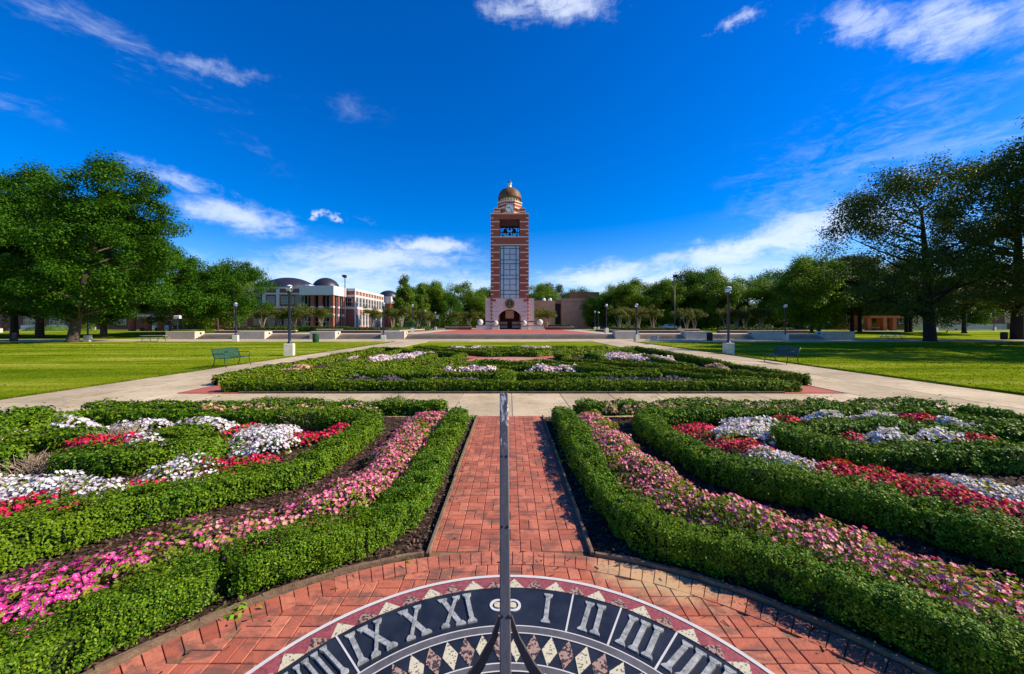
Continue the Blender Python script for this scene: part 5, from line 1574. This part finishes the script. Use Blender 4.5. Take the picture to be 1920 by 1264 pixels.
bench('table_grey', 'small distant grey bench near the right step walls', 14.75, 40.0, R(-90))
def bin_(lab, x, y, mat):
    o = thing('litter_bin', (x, y, -.02), lab, 'litter bin', 'round litter bins')
    b = MB(); b.lathe([(.30, 0), (.31, .05), (.33, .88), (.33, .92)], 0, 0, mat, 20)
    for k in range(24):
        a = 2 * math.pi * k / 24; b.box(.33 * math.cos(a) - .012, .33 * math.cos(a) + .012, .33 * math.sin(a) - .012, .33 * math.sin(a) + .012, .08, .9, mat)
    b.build('bin_body', o, False)
    b = MB(); b.lathe([(.36, .92), (.36, .97), (.28, 1.03), (.14, 1.05), (.13, 1.0)], 0, 0, mat, 20); b.build('lid', o, True)
bin_('green litter bin before the step wall on the left', -22.9, 45.3, 'bin_green')
bin_('black litter bin before the step walls on the right of the central steps', 25.6, 49.2, 'bin_black')
bin_('black litter bin in the shade at the far left', -61.5, 47.6, 'bin_black')
bin_('black litter bin beside the walk at the far right', 68.2, 53.0, 'bin_black')
def table(lab, x, y, rz):
    o = thing('picnic_table', (x, y, -.01), lab, 'picnic table', 'picnic tables', rz)
    b = MB()
    for k in range(5): b.box(-1.2, 1.2, -.40 + k * .16, -.25 + k * .16, .72, .76, 'table_grey')
    b.build('tabletop', o)
    for s in (-1, 1):
        b = MB(); b.box(-1.2, 1.2, s * .75 - .14, s * .75 + .14, .42, .46, 'table_grey'); b.build('seat', o)
    for s in (-.8, .8):
        b = MB(); b.tube([(s, -.85, 0), (s, -.3, .72)], .03, 'dark_metal', 6); b.tube([(s, .85, 0), (s, .3, .72)], .03, 'dark_metal', 6); b.tube([(s, -.85, .41), (s, .85, .41)], .03, 'dark_metal', 6); b.build('leg_frame', o)
table('pale picnic table by the walk on the left, under the oaks', -43.2, 46.6, R(12))
table('grey picnic table in the shade by the walk on the right', 52.0, 52.4, R(-8))

# parked cars
def car(lab, x, y, z, rz, mat):
    o = thing('parked_car', (x, y, z), lab, 'car', 'cars parked beyond the terrace', rz)
    b = MB()
    prof = [(-2.25, .35), (-2.25, .85), (-1.95, .98), (-1.15, 1.05), (-.55, 1.55), (1.05, 1.58), (1.75, 1.05), (2.2, .95), (2.28, .4)]
    b.prism_y(prof, -.88, .88, mat); b.build('body', o)
    b = MB()
    for s in (-1, 1): b.prism_y([(-.98, 1.07), (-.48, 1.48), (.98, 1.50), (1.5, 1.07)], s * .885 - .004, s * .885 + .004, 'glass_dark')
    b.build('side_window', o)
    for xx in (-1.42, 1.42):
        for s in (-1, 1):
            w = MB()
            P = [(xx + .34 * math.cos(2 * math.pi * k / 18), .34 + .34 * math.sin(2 * math.pi * k / 18)) for k in range(18)]
            w.prism_y(P, s * .80 - .11, s * .80 + .11, 'tyre'); wh = w.build('wheel', o)
            r = MB(); r.prism_y([(xx + .2 * math.cos(2 * math.pi * k / 14), .34 + .2 * math.sin(2 * math.pi * k / 14)) for k in range(14)], s * .92 - .01, s * .92 + .01, 'table_grey'); r.build('rim', wh)
    for s in (-1, 1):
        h_ = MB(); h_.box(-2.27, -2.2, s * .62 - .18, s * .62 + .18, .68, .82, 'white_paint'); h_.build('headlight', o)
car('white car half hidden behind the hedge right of the beige building', 44.5, 108, .66, R(4), 'car_white')
car('dark car parked beyond the plaza, left of the tower', -22.0, 103, .67, R(3), 'car_dark')
cab = thing('utility_cabinet', (-23.3, 90, TZ), 'green utility cabinet at the end of the hedge left of the plaza', 'cabinet')
b = MB(); b.bbox(-.9, .9, -.6, .6, 0, 1.75, 'bin_green', .06); b.build('cabinet_body', cab)
b = MB(); b.box(-.8, -.02, -.63, -.602, .1, 1.6, 'bin_green'); b.box(.02, .8, -.63, -.602, .1, 1.6, 'bin_green'); b.build('door', cab)

# ------------------------------------------------------------------ trees
def tree_meshes(seed, H, Wd, low, nclump, per, leaf, leafmat_, bark, trunk_r, kind='oak', lean=0.0, flat=.62):
    rng = np.random.default_rng(seed)
    C = []
    while len(C) < nclump:
        p = rng.uniform(-1, 1, 3); r = np.linalg.norm(p)
        if r > 1 or rng.uniform() > .25 + .75 * r ** 2: continue
        f = 1.0 if kind != 'cone' else (1.0 - .80 * (p[2] + 1) / 2)
        if kind == 'oak': f = 1.0 - .35 * max(0, p[2]) ** 1.5
        if kind == 'full': f = (1.25 - .45 * (p[2] * .5 + .5)) * (1.0 if p[2] < 0 else 1.06)
        z = low + (H - low) * (p[2] * .5 + .5)
        C.append((p[0] * Wd / 2 * f + lean * z / H, p[1] * Wd / 2 * f, z, r))
    C = np.array(C)
    R0 = Wd * (.100 if kind in ('oak', 'full') else .125) * rng.uniform(.65, 1.35, len(C)) * (1.15 if kind != 'oak' else 1.0)
    cnt = (per * (R0 / R0.mean()) ** 1.6).astype(int)
    idx = np.repeat(np.arange(len(C)), cnt); n = len(idx)
    d = unit(rng.normal(0, 1, (n, 3))); rr = rng.uniform(0, 1, n) ** .45
    off = d * (rr * R0[idx])[:, None]; off[:, 2] *= flat
    # drooping, spiky outer sprays
    off += unit(C[idx, :3] - np.array([0, 0, low + (H - low) * .3])) * (np.minimum(rng.exponential(.14, n), .5) * R0[idx])[:, None]
    P = C[idx, :3] + off
    N = unit(d * np.array([.7, .7, .8]) + np.array([0, 0, .75]) + rng.normal(0, .35, (n, 3)))
    crown = poly_mesh('crown', leaf_quads(P, N, leaf, rng, .62, .25), 4, [leafmat_])
    b = MB()
    tz = low + (H - low) * .72
    b.tube([(0, 0, -.3), (.02, 0, .25), (.03 + lean * .1, .02, low), (lean * .35, 0, (low + tz) / 2), (lean * .7, 0, tz)], [trunk_r * 1.7, trunk_r * 1.12, trunk_r * .9, trunk_r * .6, trunk_r * .18], bark, 10)
    order = rng.permutation(len(C))[:min(len(C), 46 if kind == 'oak' else 20)]
    for j in order:
        c = C[j]; z0 = max(low * .75, min(tz, c[2] - .45 * math.hypot(c[0], c[1]) - .3)); t = (z0) / H
        s = np.array([lean * t, 0, z0]); m = s * .45 + c[:3] * .55 + np.array([0, 0, -.05 * Wd * .3])
        rb = trunk_r * (.42 - .22 * min(1, z0 / tz))
        b.tube([tuple(s), tuple(m), tuple(c[:3])], [rb, rb * .62, rb * .15], bark, 5, False)
    return crown, b.mesh('trunk', True)
def crape_meshes(seed, H, Wd, leafmat_):
    rng = np.random.default_rng(seed)
    b = MB(); C = []
    for k in range(6):
        a = 2 * math.pi * k / 6 + rng.uniform(-.3, .3); r = rng.uniform(.25, .55) * Wd / 2
        top = np.array([r * math.cos(a), r * math.sin(a), H * rng.uniform(.62, .78)])
        b.tube([(.12 * math.cos(a), .12 * math.sin(a), -.1), tuple(top * np.array([.45, .45, .5])), tuple(top)], [.075, .06, .03], 'pale_bark', 6, False)
        for q in range(5): C.append(top + rng.normal(0, 1, 3) * np.array([.16, .16, .10]) * Wd + np.array([0, 0, .06 * H]))
    C = np.array(C); n = 150 * len(C); idx = np.repeat(np.arange(len(C)), 150)
    d = unit(rng.normal(0, 1, (n, 3))); rad = .17 * Wd
    P = C[idx] + d * (rad * rng.uniform(0, 1, n) ** .4)[:, None] * np.array([1, 1, .75])
    N = unit(d + np.array([0, 0, .6]))
    return poly_mesh('crown', leaf_quads(P, N, .21, rng, .6, .35), 4, [leafmat_]), b.mesh('trunk', True)
TREES = {
 'oakL': tree_meshes(3, 21.0, 13.6, 2.8, 160, 560, .25, 'oak_leaf', 'bark', .50, 'full', 5.2),
 'oakL2': tree_meshes(7, 26.5, 15.5, 3.4, 175, 500, .28, 'oak_leaf', 'bark', .48, 'full', 0),
 'oakL3': tree_meshes(9, 14.0, 13.0, 2.4, 90, 430, .27, 'oak_leaf', 'bark', .28, 'full', 0),
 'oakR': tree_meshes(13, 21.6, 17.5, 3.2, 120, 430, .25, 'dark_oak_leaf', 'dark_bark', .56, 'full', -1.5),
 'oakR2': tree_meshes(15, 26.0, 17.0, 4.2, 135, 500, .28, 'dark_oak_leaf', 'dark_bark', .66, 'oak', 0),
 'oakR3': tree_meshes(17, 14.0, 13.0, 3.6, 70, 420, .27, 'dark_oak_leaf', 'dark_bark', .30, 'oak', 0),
 'mid': tree_meshes(21, 15.0, 13.0, 1.2, 80, 380, .36, 'green_leaf', 'bark', .26, 'round', 0, .75),
 'mid2': tree_meshes(23, 15.0, 14.0, 1.2, 80, 380, .36, 'bright_leaf', 'bark', .26, 'round', 0, .75),
 'dark': tree_meshes(25, 17.0, 15.0, 1.2, 90, 380, .38, 'oak_leaf', 'dark_bark', .30, 'round', 0, .75),
 'grey': tree_meshes(27, 15.0, 13.0, 1.5, 60, 300, .40, 'grey_leaf', 'bark', .26, 'round', 0, .7),
 'bronze': tree_meshes(29, 15.0, 14.0, 1.5, 60, 320, .40, 'bronze_leaf', 'bark', .26, 'round', 0, .7),
 'cone': tree_meshes(31, 14.0, 7.5, 1.2, 55, 220, .38, 'bright_leaf', 'bark', .2, 'cone', 0, .8),
 'crape': crape_meshes(41, 5.4, 4.2, 'olive_leaf'),
 'crape2': crape_meshes(43, 5.4, 4.6, 'olive_leaf'),
}
TROOT = {}
def tree(kind, x, y, z, sc, rz, name, label, group, sxy=None):
    if kind not in TROOT:
        o = thing(name, (x, y, z), label, 'tree', group)
        link('crown', TREES[kind][0], o); link('trunk', TREES[kind][1], o)
        TROOT[kind] = o
    else:
        o = copy_tree(TROOT[kind]); o.name = name
    o.location = (x, y, z); o.rotation_euler = (0, 0, R(rz)); s2 = sxy or sc; o.scale = (s2, s2, sc)
    o['label'] = label; o['group'] = group
    return o
GL, GR, GX, GC = 'big oaks on the left', 'big oaks on the right', 'trees in the background rows', 'crape myrtles on the terrace'
Z8 = .64
tree('oakL', -51.5, 45.2, -.03, 1.0, 0, 'oak_tree', 'big oak on the left with the thick pale trunk nearest the lawn', GL)
tree('oakL2', -73.5, 60, .1, .98, 40, 'oak_tree', 'tall oak left of the thick-trunked one, dark straight trunk', GL)
tree('oakL2', -80, 62, .2, .95, 140, 'oak_tree', 'tall oak near the left picture edge with a flared brown trunk', GL)
tree('oakL', -70.5, 50.5, -.03, 1.2, 200, 'oak_tree', 'big oak at the left picture edge, crown cut off by the frame', GL)
tree('oakL3', -105, 80, Z8, 1.25, 20, 'oak_tree', 'oak with a pale trunk before the brick building, at the very left', GL)
tree('oakL2', -64.0, 60.5, .12, .80, 250, 'oak_tree', 'oak with twin dark trunks right of the thick-trunked one', GL)
tree('oakL3', -64.5, 61.2, .15, .9, 100, 'oak_tree', 'smaller oak leaning against the twin dark trunks', GL)
tree('oakL3', -56.5, 64, .25, 1.02, 310, 'oak_tree', 'medium oak beside the round brick columns', GL)
tree('oakL3', -52.5, 73, .6, .98, 80, 'oak_tree', 'medium tree with a sunny top left of the modern building', GL)
tree('mid2', -67, 88, Z8, .95, 50, 'broadleaf_tree', 'light green tree touching the left end of the modern building', GX)
tree('oakR', 51.2, 46.8, -.03, 1.0, 0, 'oak_tree', 'big dark oak on the right with a single thick trunk by the walk', GR)
tree('oakR2', 69.5, 52.5, -.03, 1.0, 60, 'oak_tree', 'tallest dark oak at the right picture edge', GR)
tree('oakR3', 84, 71, .55, 1.0, 20, 'oak_tree', 'small oak with a thin forked trunk on the right sunny lawn', GR)
tree('oakR3', 77.5, 75, .6, 1.0, 120, 'oak_tree', 'left one of a pair of slim oaks behind the picnic table on the right', GR)
tree('oakR3', 79.2, 76, .6, 1.05, 240, 'oak_tree', 'right one of a pair of slim oaks behind the picnic table on the right', GR)
tree('oakR3', 69.5, 78, .6, 1.1, 300, 'oak_tree', 'dark oak in front of the brick gazebo, left trunk', GR)
tree('oakR3', 72.0, 79, .62, 1.1, 45, 'oak_tree', 'dark oak in front of the brick gazebo, right trunk', GR)
tree('mid', 60.5, 77, .62, .98, 150, 'oak_tree', 'green oak at the end of the right step walls, left of two trunks', GR)
tree('mid', 66, 82, .62, 1.05, 210, 'oak_tree', 'green oak at the end of the right step walls, right of two trunks', GR)
tree('oakR2', 70.5, 40, -.03, 1.2, 130, 'oak_tree', 'oak beyond the right picture edge that shades the lawn', GR)
tree('oakR2', 58, 30.5, -.03, 1.18, 220, 'oak_tree', 'second oak beyond the right picture edge that shades the lawn', GR)
BG = [  # kind, px-free ground position x, y, height scale, turn, name, label
 ('mid2', 10.5, 150, 1.16, 10, 'broadleaf_tree', 'bright green tree just right of the tower'), ('grey', 17.5, 160, 1.18, 50, 'broadleaf_tree', 'greyish tree right of the tower, behind the beige building'),
 ('dark', 29, 165, .98, 80, 'broadleaf_tree', 'dark tree rising behind the bronze metal roof'), ('dark', 27, 118, .62, 20, 'broadleaf_tree', 'dark low tree against the right end of the beige building'),
 ('mid', 34, 122, .95, 110, 'broadleaf_tree', 'green tree right of the beige building, first of the row'), ('mid2', 38.5, 116, 1.0, 200, 'broadleaf_tree', 'bright green tree with a rounded top in the right row, behind the crape myrtles'),
 ('bronze', 48, 136, 1.12, 20, 'broadleaf_tree', 'bronze-leaved tree in the right row'), ('mid', 46.5, 112, .92, 300, 'broadleaf_tree', 'green tree left of the tall dark pole on the right'),
 ('mid2', 50.5, 118, 1.02, 140, 'broadleaf_tree', 'green tree right behind the tall dark pole'), ('dark', 56, 116, 1.03, 250, 'broadleaf_tree', 'dark dense tree in the right row, right of the tall pole'),
 ('mid', 63.5, 128, 1.30, 60, 'broadleaf_tree', 'broad dark-olive tree crowning the right row'), ('mid2', 58.5, 108, .98, 10, 'broadleaf_tree', 'light green tree behind the nearest right lamp'),
 ('mid2', 67, 108, .98, 95, 'broadleaf_tree', 'light green tree in the right row, right of the nearest lamp globe'), ('dark', 83, 120, 1.05, 170, 'broadleaf_tree', 'bluish dark tree peeking over the right row near the big oak'),
 ('mid2', 76, 104, 1.06, 320, 'broadleaf_tree', 'bright tree touching the left side of the big right oak'), ('mid', 90, 112, 1.1, 15, 'broadleaf_tree', 'tree behind the big right oak'),
 ('dark', -38.5, 166, 1.06, 30, 'broadleaf_tree', 'dark tree behind the right end of the domed building'), ('dark', -33.5, 152, .95, 210, 'broadleaf_tree', 'dark tree right of the domed building'),
 ('mid', -29.5, 138, 1.10, 90, 'broadleaf_tree', 'tall loose-crowned tree between the domed building and the tower'), ('mid2', -18.0, 150, 1.18, 260, 'broadleaf_tree', 'large green tree left of the tower'),
 ('mid', -13, 158, 1.02, 35, 'broadleaf_tree', 'green tree half hidden behind the left side of the tower'), ('dark', -8, 160, 1.0, 75, 'broadleaf_tree', 'dark tree just left of the tower shaft'),
 ('cone', -28.5, 104, 1.02, 0, 'cypress_tree', 'narrow bright cypress at the right end of the domed building'), ('cone', -25.8, 112, .92, 130, 'cypress_tree', 'second narrow bright cypress, right of the first'),
 ('dark', -24, 140, .78, 310, 'broadleaf_tree', 'dark lower tree behind the parked dark car'),
 ('mid', 42, 150, 1.05, 190, 'broadleaf_tree', 'green tree in the rear of the right row, left of the tall pole'), ('dark', 72, 140, 1.1, 280, 'broadleaf_tree', 'rearmost dark tree of the right row'),
 ('mid', -90, 108, 1.1, 60, 'broadleaf_tree', 'tree behind the round brick columns'), ('dark', -100, 150, 1.2, 0, 'broadleaf_tree', 'dark tree rising behind the long brick building'),
 ('mid', 104, 105, 1.1, 240, 'broadleaf_tree', 'tree before the low glass-front building'), ('mid', 118, 100, 1.0, 20, 'broadleaf_tree', 'tree at the far right before the glass-front building'),
 ('dark', 2, 175, .8, 120, 'broadleaf_tree', 'tree directly behind the tower')]
for k_, x, y, s, rz, nm, lab in BG: tree(k_, x, y, Z8, s, rz, nm, lab, GX)
CR = [(-50.5, 84, 'crape myrtle farthest left on the terrace, by the left lawn lamp'), (-47.2, 84, 'crape myrtle second from the left on the terrace'), (-55.5, 86, 'crape myrtle before the left end of the white grid front'),
      (-51.5, 92, 'crape myrtle in the rear left row'), (-44.0, 82, 'crape myrtle left of the nearest left lamp pole'), (-40.8, 83, 'crape myrtle right of the nearest left lamp pole'),
      (-29.9, 84, 'crape myrtle before the glazed corner of the domed building, left of the tall pole'), (-26.8, 88, 'small crape myrtle just right of the tall left pole'), (-23.8, 84, 'dark crape myrtle before the long white-framed side'),
      (-21.5, 90, 'crape myrtle behind the lamp left of the central steps'), (-19.9, 94, 'crape myrtle near the right end of the domed building'),
      (-17.6, 128, 'distant crape myrtle left of the tower, nearest the banner lamp'), (-13.5, 126, 'round distant crape myrtle left of the tower'), (-10.2, 130, 'distant crape myrtle closest to the tower on the left'),
      (9.3, 118, 'crape myrtle just right of the tower'), (11.6, 116, 'crape myrtle before the beige building'),
      (24.0, 84, 'crape myrtle first in the right row'), (26.6, 86, 'crape myrtle second in the right row'), (29.4, 88, 'crape myrtle third in the right row'), (32.0, 86, 'crape myrtle fourth in the right row'),
      (40.5, 88, 'crape myrtle right of the white car'), (43.2, 90, 'crape myrtle beside the one right of the white car'), (49.5, 88, 'crape myrtle left of the nearest right lamp pole'),
      (52.0, 88, 'crape myrtle behind the nearest right lamp pole'), (55.0, 90, 'crape myrtle right of the nearest right lamp pole'), (57.5, 88, 'crape myrtle last in the right row')]
for i, (x, y, lab) in enumerate(CR):
    tree('crape' if i % 2 else 'crape2', x, y, TZ, (.92 + .16 * ((i * 37) % 10) / 10) * (1.15 if y > 110 else 1), i * 67 % 360, 'crape_myrtle', lab, GC)
# shrubs
def shrub(lab, x, y, z, r, h, mat):
    rng = np.random.default_rng(int(abs(x * 7)))
    n = 1500; d = unit(rng.normal(0, 1, (n, 3))); d[:, 2] = np.abs(d[:, 2])
    P = d * np.array([r, r, h]) * (rng.uniform(.75, 1.05, n))[:, None] + np.array([x, y, z])
    tag(link('shrub', poly_mesh('shrub', leaf_quads(P, d, .16, rng, .6, .4), 4, [mat])), lab, 'shrub', 'shrubs among the trees')
shrub('round bright shrub between the oak trunks on the left', -84, 76, .6, 1.6, 2.6, 'bright_leaf')
shrub('low yellow-green shrub behind the far left lamp', -99, 84, .62, 2.6, 1.3, 'bright_leaf')
shrub('dark low shrub at the far left', -107, 88, .62, 3.0, 1.3, 'dark_hedge')

# far-off wood behind the campus, one continuous mass
def wood():
    rng = np.random.default_rng(77); Q = []
    for (xa, ya, xb, yb, h) in ((-260, 185, -36, 185, 9), (-36, 178, 260, 178, 8.5), (60, 150, 100, 150, 7)):
        L = math.hypot(xb - xa, yb - ya); n = int(L * h * 14)
        t = rng.uniform(0, 1, n); z = rng.uniform(0, 1, n)
        top = h * (.72 + .28 * np.sin(t * L / 6.5) * np.sin(t * L / 2.7 + 1) + .12 * np.sin(t * L / 1.3))
        P = np.stack([xa + (xb - xa) * t, ya + (yb - ya) * t - rng.uniform(0, 5, n) * (1 - z ** 3) , Z8 + z * top], 1)
        N = unit(np.stack([rng.normal(0, .5, n), -rng.uniform(.2, 1, n), rng.uniform(.2, 1, n)], 1))
        Q.append(leaf_quads(P, N, .7, rng, .65, .4).reshape(-1, 3))
    tag(link('far_wood', poly_mesh('far_wood', np.concatenate(Q), 4, ['dark_oak_leaf'])), kind='stuff')
wood()
for o in COL.objects:
    l = o.get('label')
    if l and not 4 <= len(l.split()) <= 16: print('LABEL LENGTH', len(l.split()), l)
